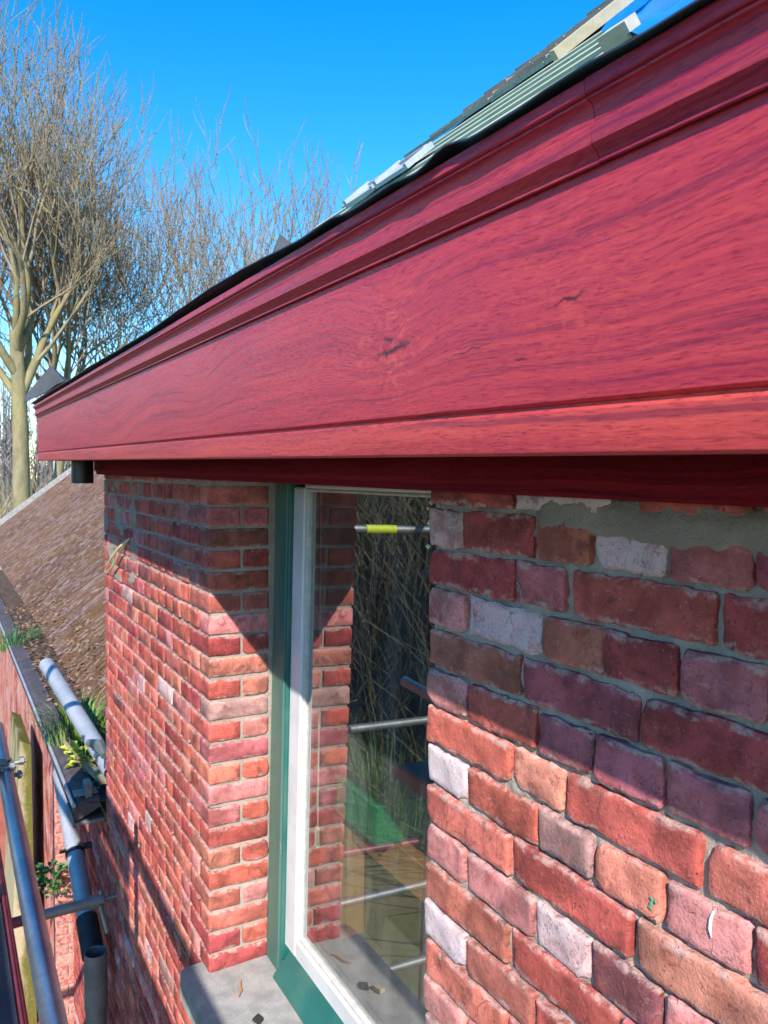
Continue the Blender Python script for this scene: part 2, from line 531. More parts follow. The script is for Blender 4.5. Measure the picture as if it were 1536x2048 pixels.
def mat_mossroof():
    t = NT('mossy_sheet_roof')
    u = t.n('UVMap'); u.uv_map = 'UVMap'
    p = t.scale(u.outputs[0], (2.3, .62, 1))
    n1 = t.noise(p, 1.4, 7, .68, .25)
    n2 = t.noise(t.scale(u.outputs[0], (7, 2.8, 1)), 2.2, 7, .75, .5)
    n3 = t.noise(t.scale(u.outputs[0], (1, .7, 1)), .9, 4)
    n4 = t.noise(t.scale(u.outputs[0], (30, 14, 1)), 1.5, 4, .7)
    col = t.mix(t.ramp(n3, .35, .6), (.125, .062, .040), (.175, .088, .040))
    col = t.mix(t.ramp(n1, .48, .66, 0, .6), col, (.27, .175, .155))
    col = t.mix(t.ramp(n2, .52, .61, 0, .85), col, (.46, .36, .36))
    col = t.mix(t.ramp(n2, .46, .34, 0, .8), col, (.05, .028, .018))
    col = t.mix(t.ramp(n4, .58, .72, 0, .5), col, (.055, .04, .02))
    return t.fin(col, .95, t.bump(t.math('ADD', n2, n4), .8, .03), spec=.1)


def mat_flaky():
    t = NT('flaking_red_paint')
    p = t.scale(t.pos(), (1.4, 1.4, .9))
    n1 = t.noise(p, 2.2, 6, .7, .6); n2 = t.noise(p, 9, 5, .7); n3 = t.noise(t.scale(t.pos(), (1, 1, .4)), 1.1, 3)
    col = t.mix(t.ramp(n1, .38, .62), (.55, .13, .095), (.62, .30, .25))
    col = t.mix(t.ramp(n2, .50, .62, 0, .9), col, (.66, .46, .41))
    col = t.mix(t.ramp(n1, .46, .38, 0, .85), col, (.20, .075, .08))
    return t.fin(col, .9, t.bump(n2, .5, .01), spec=.15)


def mat_moss():
    t = NT('mossy_render')
    p = t.pos()
    sx = t.n('SeparateXYZ'); t.l(p, sx.inputs[0])
    n1 = t.noise(t.scale(p, (1, 1, .4)), 7, 5, .65); n2 = t.noise(p, 45, 5, .7)
    g = t.math('ADD', t.math('MULTIPLY', t.math('ADD', sx.outputs[1], .36), 3.4), t.math('SUBTRACT', n1, .62))
    col = t.mix(t.ramp(g, -.05, .25), (.44, .38, .25), (.13, .125, .03))
    col = t.mix(t.ramp(n2, .5, .7, 0, .5), col, (.30, .27, .10))
    return t.fin(col, .95, t.bump(n2, .6, .006), spec=.1)


M['mossroof'] = mat_mossroof(); M['flaky'] = mat_flaky(); M['moss'] = mat_moss()


def mat_bark(name, c1, c2, lich=(.34, .31, .05), amt=.5):
    t = NT(name)
    p = t.pos()
    n1 = t.noise(t.scale(p, (1, 1, .35)), 5, 5, .65); n2 = t.noise(t.scale(p, (1, 1, .3)), 24, 4, .7)
    col = t.mix(t.ramp(n1, .35, .65), c1, c2)
    col = t.mix(t.ramp(t.noise(t.scale(p, (1, 1, .25)), 1.2, 4), .42, .6, 0, amt), col, lich)
    col = t.mix(t.ramp(n2, .55, .75, 0, .6), col, tuple(q * .4 for q in c1))
    return t.fin(col, .95, t.bump(n2, .6, .03), spec=.1)


M['bark_moss'] = mat_bark('lichen_bark', (.20, .17, .11), (.30, .26, .16), (.27, .235, .09), .55)
M['bark'] = mat_bark('grey_bark', (.22, .18, .12), (.34, .28, .19), (.30, .26, .09), .4)
M['twig'] = mat_bark('twig_bark', (.24, .19, .14), (.36, .29, .21), (.34, .29, .12), .4)
M['far_twig'] = mat_bark('far_bark', (.22, .20, .19), (.32, .29, .28), (.30, .27, .2), .2)
M['birch'] = mat_bark('birch_bark', (.62, .60, .56), (.74, .73, .70), (.45, .42, .36), .3)
M['thicket_stem'] = mat_bark('thicket_stems', (.13, .105, .065), (.21, .17, .11), (.17, .17, .06), .3)
M['dry_stem'] = mat_bark('dry_stems', (.28, .22, .13), (.40, .33, .20), (.30, .27, .14), .3)
M['grass'] = mat_simple('meadow', (.10, .12, .035), (.22, .18, .08), 0.35, .95, .3, 6, .05)
M['earth'] = mat_simple('dark_earth', (.035, .028, .018), (.07, .055, .035), 1.2, .95, .5, 9, .05)
M['leaf_dry'] = mat_simple('dry_leaves', (.16, .08, .04), (.36, .22, .13), 9, .9, .1, 60, .002)
M['blade'] = mat_simple('grass_blades', (.11, .22, .035), (.20, .32, .06), 12, .7, .05, 60, .002)
M['leaf_green'] = mat_simple('green_leaves', (.03, .13, .04), (.06, .20, .05), 14, .6, .05, 60, .002)
M['leaf_yellow'] = mat_simple('yellow_leaves', (.42, .48, .03), (.52, .56, .06), 14, .6, .05, 60, .002)
M['path_brick'] = mat_simple('red_paving', (.30, .09, .06), (.40, .15, .10), 3, .9, .3, 30, .01)

# ------------------------------------------------------------------ the setting: ground
mb = MB()
n = 40
P = []
for j in range(n):
    for i in range(n):
        fx = (i / (n - 1) * 2 - 1); fy = (j / (n - 1) * 2 - 1)
        x = math.copysign(abs(fx) ** 2.2, fx) * 600; y = math.copysign(abs(fy) ** 2.2, fy) * 600
        d_ = math.hypot(x, y)
        P.append((x, y, GZ + (0 if d_ < 20 else .35 * mnoise.noise(Vector((x * .03, y * .03, 0))) * min(1, (d_ - 20) / 30))))
mb.grid(P, n, n)
g = mb.build('ground', M['grass'], smooth=True)
tag(g, None, None, kind='structure')
mb = MB()
mb.box(-12, 3, -.95, -.13, GZ - .1, GZ + .012)
g = mb.build('path', M['path_brick']); tag(g, None, None, kind='structure')

# ------------------------------------------------------------------ the brick house
HX0, HX1 = -4.69, 1.0
XC, XE, REV = -2.6957, -1.28, .2226
GA = .075
ZP, ZE = -.1081, -.1295
ROOT = Vector((-1.8, 0, GZ))
house = thing('brick_house', 'old red brick house with red stained wooden box gutter and a window in its wall', 'house', ROOT)

TONES = {
 'DR': (.32, .056, .056), 'P': (.50, .30, .30), 'O': (.47, .135, .100), 'M': (.41, .115, .125), 'PU': (.31, .070, .085),
 'PK': (.50, .185, .175), 'BR': (.36, .110, .080), 'TN': (.44, .165, .110), 'W': (.60, .52, .51), 'GR': (.33, .185, .165),
 'R': (.40, .082, .066), 'DP': (.19, .056, .062), 'OR': (.43, .098, .070), 'LO': (.51, .185, .130)}
EFF = {'P': .75, 'W': .85, 'M': .45, 'PK': .45, 'GR': .5, 'PU': .35, 'TN': .3}
rb = random.Random(11)


def tone(k, jit=.10):
    c = TONES[k]; j = 1.15 * (1 + rb.uniform(-jit, jit))
    return tuple(max(0, q * j * (1 + rb.uniform(-.06, .06))) for q in c) + (max(0, min(1, EFF.get(k, .12) + rb.uniform(-.12, .12))),)


def rnd_tone(weights):
    return tone(rb.choices(list(weights), list(weights.values()))[0], .16)


WL = {'R': 5, 'OR': 5, 'O': 3, 'PK': 2.2, 'M': 1.6, 'DR': 2.5, 'LO': 1.2, 'BR': 1, 'P': .35, 'DP': .3, 'GR': .3}


def brick_mesh(L, H, nx, nz, seed, rough=.0028, chip=True):
    """worn hand-made brick: rounded, uneven front at y=0, sides running back into the mortar"""
    r = random.Random(seed)
    e = .0042
    us = [-1, -1 + 2 * e / L] + [-1 + 2 * e / L + (2 - 4 * e / L) * i / (nx - 1) for i in range(1, nx - 1)] + [1 - 2 * e / L, 1]
    ws = [-1, -1 + 2 * e / H] + [-1 + 2 * e / H + (2 - 4 * e / H) * i / (nz - 1) for i in range(1, nz - 1)] + [1 - 2 * e / H, 1]
    NX, NZ = len(us), len(ws)
    ch = {}
    if chip:
        for c in ((0, 0), (1, 0), (0, 1), (1, 1)):
            if r.random() < .34: ch[c] = r.uniform(.003, .012)
    off = Vector((r.uniform(0, 99), r.uniform(0, 99), r.uniform(0, 99)))
    tilt = (r.uniform(-.0015, .0015), r.uniform(-.0012, .0012))
    vs = []
    for j, w_ in enumerate(ws):
        for i, u in enumerate(us):
            x = u * L / 2; z = w_ * H / 2
            ex = i in (0, NX - 1); ez = j in (0, NZ - 1)
            d1 = mnoise.noise(Vector((x * 30, z * 30, 0)) + off) * rough
            d2 = mnoise.noise(Vector((x * 30, z * 30, 7)) + off) * rough
            d3 = mnoise.noise(Vector((x * 22, z * 22, 3)) + off) * rough * 1.0
            if ex or ez:
                d1 += mnoise.noise(Vector((x * 95, z * 95, 11)) + off) * rough * .7; d2 += mnoise.noise(Vector((x * 95, z * 95, 17)) + off) * rough * .7; d3 += max(0, mnoise.noise(Vector((x * 60, z * 60, 23)) + off)) * .004
            y = d3 + tilt[0] * u + tilt[1] * w_
            if ex or ez: y += .0030
            if ex and ez:
                x *= 1 - .0016 / (L / 2); z *= 1 - .0016 / (H / 2); y += .001
            for c, a in ch.items():
                cx = (c[0] * 2 - 1) * L / 2; cz = (c[1] * 2 - 1) * H / 2
                q = math.hypot(x - cx, z - cz)
                if q < a * 1.6: y += (1 - q / (a * 1.6)) * a * .6; x += (-(cx > 0) * 2 + 1) * (1 - q / (a * 1.6)) * a * .3; z += (-(cz > 0) * 2 + 1) * (1 - q / (a * 1.6)) * a * .3
            vs.append((x + d1 * 1.1, y, z + d2 * 1.1))
    fs = []
    for j in range(NZ - 1):
        for i in range(NX - 1):
            a = j * NX + i
            fs.append([a, a + 1, a + NX + 1, a + NX])
    ring = [i for i in range(NX)] + [j * NX + NX - 1 for j in range(1, NZ)] + [(NZ - 1) * NX + i for i in range(NX - 2, -1, -1)] + [j * NX for j in range(NZ - 2, 0, -1)]
    o = len(vs)
    for k in ring:
        vs.append((vs[k][0], .045, vs[k][2]))
    for a in range(len(ring)):
        b = (a + 1) % len(ring)
        fs.append([ring[b], ring[a], o + a, o + b])
    me = bpy.data.meshes.new('brick')
    me.from_pydata(vs, [], fs)
    me.materials.append(M['brick'])
    nin = (NX - 1) * (NZ - 1)
    sm = [False] * len(fs)
    for q in range(nin):
        ii, jj = q % (NX - 1), q // (NX - 1)
        sm[q] = 0 < ii < NX - 2 and 0 < jj < NZ - 2
    me.polygons.foreach_set('use_smooth', sm)
    me.update()
    return me


BM = {}
for kind, L, nx in (('s', .246, 26), ('t', .188, 20), ('h', .116, 13)):
    BM[kind, 1] = [brick_mesh(L, .0665, nx, 8, 100 + i * 7 + nx, .0036) for i in range(9)]
    BM[kind, 0] = [brick_mesh(L, .0645, max(3, nx // 5), 3, 400 + i * 7 + nx, .0018, False) for i in range(6)]
BL = {'s': .246, 't': .188, 'h': .116}

def corner_mesh(a, b, H, seed, rough=.0022):
    """brick on the corner: front runs a towards -x, return runs b towards +y; corner at the origin"""
    r = random.Random(seed); off = Vector((r.uniform(0, 99), r.uniform(0, 99), 5))
    e = .005; rc = r.uniform(.004, .008)
    path = [(-a, .0045, 0, -1)]
    n1 = max(3, int(a / .022))
    for i in range(n1 + 1): path.append((-a + e + (a - e - rc) * i / n1, 0, 0, -1))
    path.append((-rc * .3, rc * .3, .707, -.707))
    n2 = max(3, int(b / .022))
    for i in range(n2 + 1): path.append((0, rc + (b - e - rc) * i / n2, 1, 0))
    path.append((-.0045, b, 1, 0))
    zs = [-H / 2, -H / 2 + e, -H / 6, H / 6, H / 2 - e, H / 2]
    vs = []; NP = len(path)
    for j, z in enumerate(zs):
        edge = j in (0, len(zs) - 1)
        for i, (x, y, nx_, ny_) in enumerate(path):
            d = mnoise.noise(Vector((x * 28, y * 28, z * 28)) + off) * rough - (.0045 if edge else 0)
            zz = z + mnoise.noise(Vector((x * 28, y * 28, z * 28 + 9)) + off) * rough
            vs.append((x + nx_ * d, y + ny_ * d, zz))
    fs = []
    for j in range(len(zs) - 1):
        for i in range(NP - 1):
            q = j * NP + i
            fs.append([q, q + 1, q + NP + 1, q + NP])
    o = len(vs)
    for j in (0, len(zs) - 1):      # bed faces run back into the wall
        for i in range(NP):
            x, y, z = vs[j * NP + i]; x0, y0, nx_, ny_ = path[i]
            vs.append((max(-a, min(x, -.0001)) - .045 * nx_ if nx_ else x, y + .045 if not nx_ else y, z))
    for jj, j in enumerate((0, len(zs) - 1)):
        for i in range(NP - 1):
            A = j * NP + i; B_ = o + jj * NP + i
            f = [A, B_, B_ + 1, A + 1]
            fs.append(f if jj == 0 else f[::-1])
    me = bpy.data.meshes.new('brick'); me.from_pydata(vs, [], fs); me.materials.append(M['brick'])
    me.polygons.foreach_set('use_smooth', [True] * len(fs)); me.update()
    return me


CM = {0: [corner_mesh(.116, REV - .006, .065, 700 + i) for i in range(5)], 1: [corner_mesh(.242, .113, .065, 720 + i) for i in range(5)]}
bricks = []     # (x0, x1, z centre, face, tone, hi)   face: 'f' front (y=0), 'r' reveal (x=XC, along y)


def kind_of(L):
    return 's' if L > .215 else ('t' if L > .15 else 'h')


# right of the window: joints read off the wall
ROWS = [
 ('T', [(-1.28, -1.037, 'DR'), (-1.025, -.815, 'P'), (-.765, -.60, 'OR'), (-.585, -.47, 'M'), (-.46, -.33, 'DR')]),
 ('A', [(-1.28, -1.174, 'P'), (-1.168, -.984, 'DR'), (-.971, -.858, 'O'), (-.842, -.722, 'P'), (-.712, -.597, 'M'), (-.588, -.475, 'PU'), (-.463, -.35, 'R')]),
 ('B', [(-1.28, -1.028, 'DR'), (-1.019, -.910, 'M'), (-.892, -.648, 'R'), (-.634, -.40, 'DR'), (-.385, -.15, 'R')]),
 ('C', [(-1.28, -1.166, 'PK'), (-1.154, -.960, 'P'), (-.951, -.828, 'BR'), (-.822, -.698, 'DR'), (-.689, -.576, 'M'), (-.563, -.45, 'R')]),
 ('D', [(-1.28, -1.012, 'BR'), (-1.003, -.762, 'PU'), (-.752, -.505, 'DR'), (-.49, -.25, 'M')]),
 ('E', [(-1.28, -1.156, 'PK'), (-1.148, -.969, 'R'), (-.961, -.844, 'M'), (-.834, -.718, 'M'), (-.706, -.591, 'M'), (-.579, -.46, 'M')]),
 ('F', [(-1.28, -1.029, 'OR'), (-1.018, -.905, 'LO'), (-.892, -.657, 'R'), (-.642, -.40, 'O'), (-.385, -.15, 'R')]),
 ('G', [(-1.28, -1.156, 'W'), (-1.148, -.960, 'OR'), (-.950, -.840, 'GR'), (-.829, -.716, 'LO'), (-.704, -.585, 'PK'), (-.573, -.455, 'DR')]),
 ('H', [(-1.28, -1.029, 'O'), (-1.018, -.766, 'R'), (-.750, -.505, 'TN'), (-.49, -.25, 'R')]),
 ('I', [(-1.28, -1.154, 'PK'), (-1.144, -.966, 'PK'), (-.956, -.843, 'P'), (-.832, -.713, 'DP'), (-.701, -.58, 'PK'), (-.567, -.45, 'R')]),
 ('J', [(-1.28, -1.031, 'BR'), (-1.021, -.789, 'R'), (-.778, -.54, 'M'), (-.525, -.28, 'R')]),
 ('K', [(-1.28, -1.150, 'W'), (-1.140, -.964, 'BR'), (-.954, -.84, 'R'), (-.828, -.71, 'PK'), (-.70, -.58, 'R')]),
 ('L', [(-1.28, -1.034, 'O'), (-1.022, -.78, 'R'), (-.768, -.52, 'PK')]),
 ('M', [(-1.28, -1.152, 'PK'), (-1.142, -.955, 'R'), (-.944, -.83, 'P'), (-.818, -.70, 'M')]),
 ('N', [(-1.28, -1.03, 'GR'), (-1.02, -.77, 'R'), (-.758, -.51, 'O')]),
]
extra = []          # low detail bricks that go into the joined part


def zline(k):
    return ZE - GA * k


for ri, (nm, row) in enumerate(ROWS):
    zc = zline(ri - 1) + GA / 2 - .001
    for (a, b, tn) in row:
        bricks.append((a, b, zc, 'f', tone(tn, .05), 1))
    x = row[-1][1] + .012
    odd = len(row) > 4
    while x < HX1:
        L = .116 if ri % 2 == 1 else .24
        extra.append((x, x + L, zc, rnd_tone(WL))); x += L + .012
for ri in range(len(ROWS), 52):
    zc = zline(ri - 1) + GA / 2
    x = XE; k = 0
    while x < HX1:
        L = .24 if ri % 2 == 0 else (.116 if k != 1 else .182)
        if ri < 20 and x < -.6:
            bricks.append((x, x + L, zc, 'f', rnd_tone(WL), 1))
        else:
            extra.append((x, x + L, zc, rnd_tone(WL)))
        x += L + .012; k += 1
# the pier left of the window
NL = 54
for k in range(-1, NL):
    zc = ZP - GA * k + GA / 2
    typ = k % 2       # even rows: header on the corner, stretcher in the reveal
    x = XC; i = 0
    while x > HX0 + .04:
        if typ == 0:
            L = .116
        else:
            L = .242 if i != 1 or (k // 2) % 2 else .118
        a = max(HX0, x - L)
        if i == 0 and zc > -1.76:
            bricks.append((a, x, zc, 'c%d' % typ, rnd_tone(WL), 0))
        elif x - a > .03:
            bricks.append((a, x, zc, 'f', rnd_tone(WL), 0))
        x -= L + .011 + rb.uniform(-.0015, .0015); i += 1
    if zc > -1.76:
        if typ == 1:
            bricks.append((.124, REV - .006, zc, 'r', rnd_tone(WL), 0))

# mortar beds
def mortar_sheet(name, x0, x1, z0, z1, y, step, parent, amp=.0035, mat='mortar', flip=False):
    nx = max(2, int((x1 - x0) / step) + 1); nz = max(2, int((z1 - z0) / step) + 1)
    P = []
    for j in range(nz):
        for i in range(nx):
            x = x0 + (x1 - x0) * i / (nx - 1); z = z0 + (z1 - z0) * j / (nz - 1)
            d = mnoise.noise(Vector((x * 19, z * 19, 1.5))) * amp + mnoise.noise(Vector((x * 75, z * 75, 4.5))) * amp * .7 + mnoise.noise(Vector((x * 190, z * 190, 2.5))) * amp * .3
            P.append((x, y + d, z))
    b = MB(); b.grid(P, nx, nz)
    return b


wall = MB()
a = mortar_sheet('wall', XE + .004, -.3, -1.3, 0.05, .0110, .0055, None, .0058)
wall.add(a.v, a.f)
a = mortar_sheet('wall', -.3, HX1, -1.3, 0.05, .0075, .05, None); wall.add(a.v, a.f)
a = mortar_sheet('wall', XE + .004, HX1, GZ, -1.3, .0075, .08, None); wall.add(a.v, a.f)
a = mortar_sheet('wall', HX0 + .004, XC - .006, -3.2, .05, .0085, .02, None, .0025); wall.add(a.v, a.f)
a = mortar_sheet('wall', HX0 + .004, XC - .006, GZ, -3.2, .007, .08, None); wall.add(a.v, a.f)
# reveal mortar sheet (faces +x) and the block behind, wall thickness .33
P = []
for j in range(60):
    for i in range(12):
        y = .006 + (.33 - .006) * i / 11; z = -1.9 + 1.95 * j / 59
        P.append((XC - .007 + mnoise.noise(Vector((y * 30, z * 30, 9))) * .003, y, z))
wall.grid(P, 12, 60)
wall.box(HX0 + .006, XC - .03, .035, .33, GZ, .05)
wall.box(XE + .006, HX1, .035, .33, GZ, .05)
wall.box(XC - .03, XE + .006, .035, .33, GZ, -1.82)
wall.box(XE + .0055, XE + .02, .012, .33, -1.82, .05)
# gable end and back of the house
wall.box(HX0 + .006, HX0 + .33, .331, 6.0, GZ, .05)
wall.box(HX0 + .331, HX1, 5.7, 6.0, GZ, .05)
wall.box(HX1 - .33, HX1, .331, 5.69, GZ, .05)
front = wall.build('wall', M['mortar'], house, smooth=False)
for pl in front.data.polygons: pl.use_smooth = True
front.data.polygons.foreach_set('use_smooth', [len(front.data.polygons) > 0] * len(front.data.polygons))
front['label'] = 'mortar bedded brick wall'


def vis_size(bk):
    x0, x1, zc, face, tn, hi = bk
    if face[0] == 'c': return 5000 + zc
    pts = [(x0, 0, zc), (x1, 0, zc)] if face == 'f' else [(XC, x0, zc), (XC, x1, zc)]
    q = [px_of(p) for p in pts]
    if None in q: return 0
    if max(q[0][0], q[1][0]) < 0 or min(q[0][0], q[1][0]) > 1545 or q[0][1] > 2075 or q[0][1] < 900: return 0
    wpx = abs(q[0][0] - q[1][0]); hpx = FPX * .065 / q[0][2]
    if face == 'f' and q[1][0] < 540 and x1 < XC + .01 and (q[0][1] > 1930 and q[0][0] > 370): return 0
    return wpx * hpx


bricks.sort(key=vis_size, reverse=True)
NPART = 298
rest = MB()


def low_brick(mbx, x0, x1, zc, col, H=.0645, face='f', y0=0.0, xr=None):
    j = rb.uniform(-.0015, .0015)
    if face == 'f':
        mbx.box(x0, x1, y0 + j, y0 + .045, zc - H / 2, zc + H / 2, bev=.005, col=col)
    else:
        mbx.box(xr - .045, xr + j, x0, x1, zc - H / 2, zc + H / 2, bev=.005, col=col)


for i, bk in enumerate(bricks):
    x0, x1, zc, face, tn, hi = bk
    L = x1 - x0
    if i < NPART and vis_size(bk) > 0:
        if face[0] == 'c':
            o = link('brick', rb.choice(CM[int(face[1])]), front)
            o.location = (XC, 0, zc + rb.uniform(-.0015, .0015)); o.color = tn
            continue
        k = kind_of(L)
        d_cam = (Vector((x0 if face == 'f' else XC, 0, zc)) - CAM).length
        me = rb.choice(BM[k, 1 if (hi or d_cam < 3.3) else 0])
        o = link('brick', me, front)
        o.scale = ((L + (.003 if hi else .002)) / BL[k], 1, 1)
        jz = rb.uniform(-.0018, .0018); jy = rb.uniform(-.0035, .002) if hi else rb.uniform(-.002, .0015)
        if face == 'f':
            o.location = ((x0 + x1) / 2, jy, zc + jz); o.rotation_euler = (0, rb.uniform(-.006, .006), rb.uniform(-.006, .006) if hi else 0)
        else:
            o.location = (XC + jy * .5, (x0 + x1) / 2, zc + jz); o.rotation_euler = (0, 0, math.pi / 2)
        o.color = tn
    else:
        low_brick(rest, x0, x1, zc, tn, face=face, xr=XC)
for (x0, x1, zc, tn) in extra:
    low_brick(rest, x0, min(x1, HX1), zc, tn)
o = rest.build('brick', M['brick_attr'], front, colattr=True)
o['kind'] = 'stuff'
# gable face (towards -x), joined
gb = MB()
for k in range(-1, NL):
    zc = ZP - GA * k + GA / 2; y = .13 if k % 2 else .0
    y += .05
    while y < 5.9:
        L = .24 if k % 2 else .116
        j = rb.uniform(-.001, .001)
        gb.box(HX0 + j, HX0 + .04, y, min(5.95, y + L), zc - .032, zc + .032, col=rnd_tone(WL)); y += L + .012
o = gb.build('brick', M['brick_attr'], front, colattr=True); o['kind'] = 'stuff'

# small marks on the near wall: a chalk stroke, a dab of green paint, lime crumbs on the window arris
M['chalk'] = mat_simple('chalk', (.80, .79, .77), (.86, .85, .83), 60, .9, .1, 300, .0005)
M['green_dab'] = mat_simple('green_dab', (.10, .32, .17), (.30, .30, .18), 150, .7, .1, 300, .0005)
M['lime'] = mat_simple('lime_crumbs', (.55, .54, .50), (.68, .66, .62), 60, .95, .5, 200, .002)
b = MB(); b.tube([(-.6290, -.0045, -.5140), (-.6325, -.0050, -.525), (-.6335, -.0052, -.537), (-.6315, -.0045, -.548)], [.0012, .0022, .0022, .0012], 6)
b.build('chalk_mark', M['chalk'], front, smooth=True)
b = MB(); q5 = random.Random(8)
for i in range(5):
    cx_, cz_ = -.7225 + q5.uniform(-.005, .005), -.5520 + q5.uniform(-.006, .009); r5 = q5.uniform(.0025, .0045)
    b.add([(cx_, -.0052, cz_)] + [(cx_ + math.cos(a * .898) * r5 * q5.uniform(.6, 1.2), -.0042, cz_ + math.sin(a * .898) * r5 * q5.uniform(.6, 1.2)) for a in range(7)], [[0, k, k % 7 + 1] for k in range(1, 8)])
o = b.build('paint_dab', M['green_dab'], front); o['kind'] = 'stuff'
b = MB()
for i in range(26):
    cx_, cy_, cz_ = XE - .002 + q5.uniform(-.008, .004), q5.uniform(-.006, .03), q5.uniform(-.135, -.045); r5 = q5.uniform(.003, .0085)
    vs = [(cx_ + r5 * x_ * q5.uniform(.6, 1.2), cy_ + r5 * y_ * q5.uniform(.6, 1.2), cz_ + r5 * z_ * q5.uniform(.6, 1.2)) for x_, y_, z_ in ((1,0,0),(-1,0,0),(0,1,0),(0,-1,0),(0,0,1),(0,0,-1))]
    b.add(vs, [[0,2,4],[2,1,4],[1,3,4],[3,0,4],[2,0,5],[1,2,5],[3,1,5],[0,3,5]])
o = b.build('lime_crumbs', M['lime'], front); o['kind'] = 'stuff'

# smeared repair mortar: grey patch under the gutter and streaks on the pier's far end
def smear(outline_fn, x0, x1, z0, z1, y, st, mat, parent, name='mortar_patch', seed=0, label=None):
    nx = int((x1 - x0) / st) + 1; nz = int((z1 - z0) / st) + 1
    vs = {}; b = MB(); P = []
    hgt = {}
    for j in range(nz):
        for i in range(nx):
            x = x0 + i * st; z = z0 + j * st
            v = outline_fn(x, z) + mnoise.noise(Vector((x * 22 + seed, z * 30, 2))) * .35 + mnoise.noise(Vector((x * 80 + seed, z * 80, 5))) * .12
            hgt[i, j] = v
            th = min(.55, v) * .016 if v > 0 else v * .05
            P.append((x, y - th + mnoise.noise(Vector((x * 160, z * 160, 8))) * .0010 + mnoise.noise(Vector((x * 35, z * 35, 8))) * .0022, z))
    idx = 0
    for j in range(nz - 1):
        for i in range(nx - 1):
            if max(hgt[i, j], hgt[i + 1, j], hgt[i, j + 1], hgt[i + 1, j + 1]) > -.3:
                a = j * nx + i
                b.f.append([a, a + 1, a + nx + 1, a + nx]); b.m.append(0); b.c.append(None)
    b.v = P
    o = b.build(name, M[mat], parent, smooth=True)
    if label: o['label'] = label
    return o


def patch_a(x, z):
    # between the first two courses right of the window
    c = 1 - abs((z - (-.062 - .006 * math.sin(x * 9))) / .030)
    e = min(1, (x + .985) / .05)
    return min(c, e) * 1.0


smear(patch_a, -1.0, -.30, -.115, -.015, .0035, .004, 'mortar_new', front, seed=3, label='grey repair mortar smeared under the gutter board')


def patch_b(x, z):
    c = mnoise.noise(Vector((x * 5.0, z * 9, 12)))
    e = min(1, (-3.75 - x) / .3) * min(1, (z + .50 - (x + 3.6) * .22) / .1)
    return min(e, .5) + c * .95 - .62


smear(patch_b, -4.68, -3.4, -.55, -.03, .001, .012, 'mortar_new', front, seed=9, label='grey mortar smears on the far end of the pier')

# ------------------------------------------------------------------ box gutter, red stained timber
def zoff(x): return (-.349 - x) * .0113 if x > -5 else (-.349 + 5) * .0113


gut = MB()
FY, FX = -.32, -4.885


def sweep(name, prof, mat, x1=HX1 + .6, x0=None, ret=True, seg=1, mi=0):
    """profile (d outwards, z) swept along the front and round the gable corner"""
    b = MB(); k = len(prof)
    st = []
    xs = [x1, FX] if x0 is None else [x1, x0]
    for q, xx in enumerate(xs):
        corner = (q == 1 and x0 is None)
        row = []
        for (d, z) in prof:
            X = (FX - d) if corner else xx
            row.append((X, FY - d, z + zoff(X)))
        st.append(row)
    if x0 is None and ret:
        row = []
        for (d, z) in prof: row.append((FX - d, 1.6, z + zoff(FX)))
        st.append(row)
    vs = [p for r_ in st for p in r_]; fs = []
    for s_ in range(len(st) - 1):
        for i in range(k):
            j = (i + 1) % k
            fs.append([s_ * k + i, s_ * k + j, (s_ + 1) * k + j, (s_ + 1) * k + i])
    fs.append(list(range(k))[::-1]); fs.append([(len(st) - 1) * k + i for i in range(k)])
    b.add(vs, fs)
    return b


gutter_o = MB()
board_prof = [(-.028, .0635), (-.004, .0635), (-.0005, .0665), (0, .069), (0, .300), (-.028, .300)]
fo = sweep('gutter_board', board_prof, None).build('gutter_board', M['fascia'], house, autosmooth=25)
fo['label'] = 'wide red stained gutter board with knots'
strip_prof = [(-.028, .018), (-.002, .018), (.001, .0205), (.0015, .024), (.0015, .0565), (-.001, .0595), (-.0075, .0600), (-.0075, .0634), (-.028, .0634)]
sweep('gutter_strip', strip_prof, None).build('gutter_strip', M['strip'], house, autosmooth=25)
mp = [(.001, .2590), (.0050, .2575), (.0062, .2585), (.0062, .2603), (.0048, .2612)]
for i in range(7):            # cove under the band
    a = math.pi / 2 * i / 6
    mp.append((.0048 + .0092 * (.6 * (1 - math.cos(a)) + .4 * i / 6), .2612 + .0100 * i / 6))
mp += [(.0145, .2716), (.0148, .2735), (.0148, .2868), (.0140, .2878), (.0105, .2884), (.0108, .2905)]
for i in range(7):
    a = math.pi / 2 * i / 6
    mp.append((.0110 + .0065 * (1 - math.cos(a)), .2905 + .0150 * math.sin(a)))
mp += [(.0190, .3060), (.0195, .3078), (.0182, .3086), (.0218, .3094), (.0228, .3108), (.0228, .3212), (.0218, .3222), (.001, .3222)]
JX = -.508
o = sweep('moulding', mp, None, x1=JX - .0006).build('moulding', M['mould'], house, autosmooth=22)
o['label'] = 'long length of red crown moulding reaching round the far corner'
mp2 = [(d + .0004 * (d > .004), z + .0003) for d, z in mp]
o = sweep('moulding', mp2, None, x1=HX1 + .6, x0=JX + .0006).build('moulding', M['mould2'], house, autosmooth=22)
o['label'] = 'nearer, darker length of red crown moulding'
# soffit, bed board and gutter trough
b = MB()
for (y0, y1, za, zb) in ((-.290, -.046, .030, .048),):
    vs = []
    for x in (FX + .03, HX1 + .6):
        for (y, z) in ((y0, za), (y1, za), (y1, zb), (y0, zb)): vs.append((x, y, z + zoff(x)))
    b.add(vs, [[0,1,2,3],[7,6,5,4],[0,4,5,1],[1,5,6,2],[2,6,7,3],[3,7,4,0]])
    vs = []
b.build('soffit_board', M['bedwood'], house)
b = MB()


def zbed(x): return -.0300 + .006 * (-.5 - x)


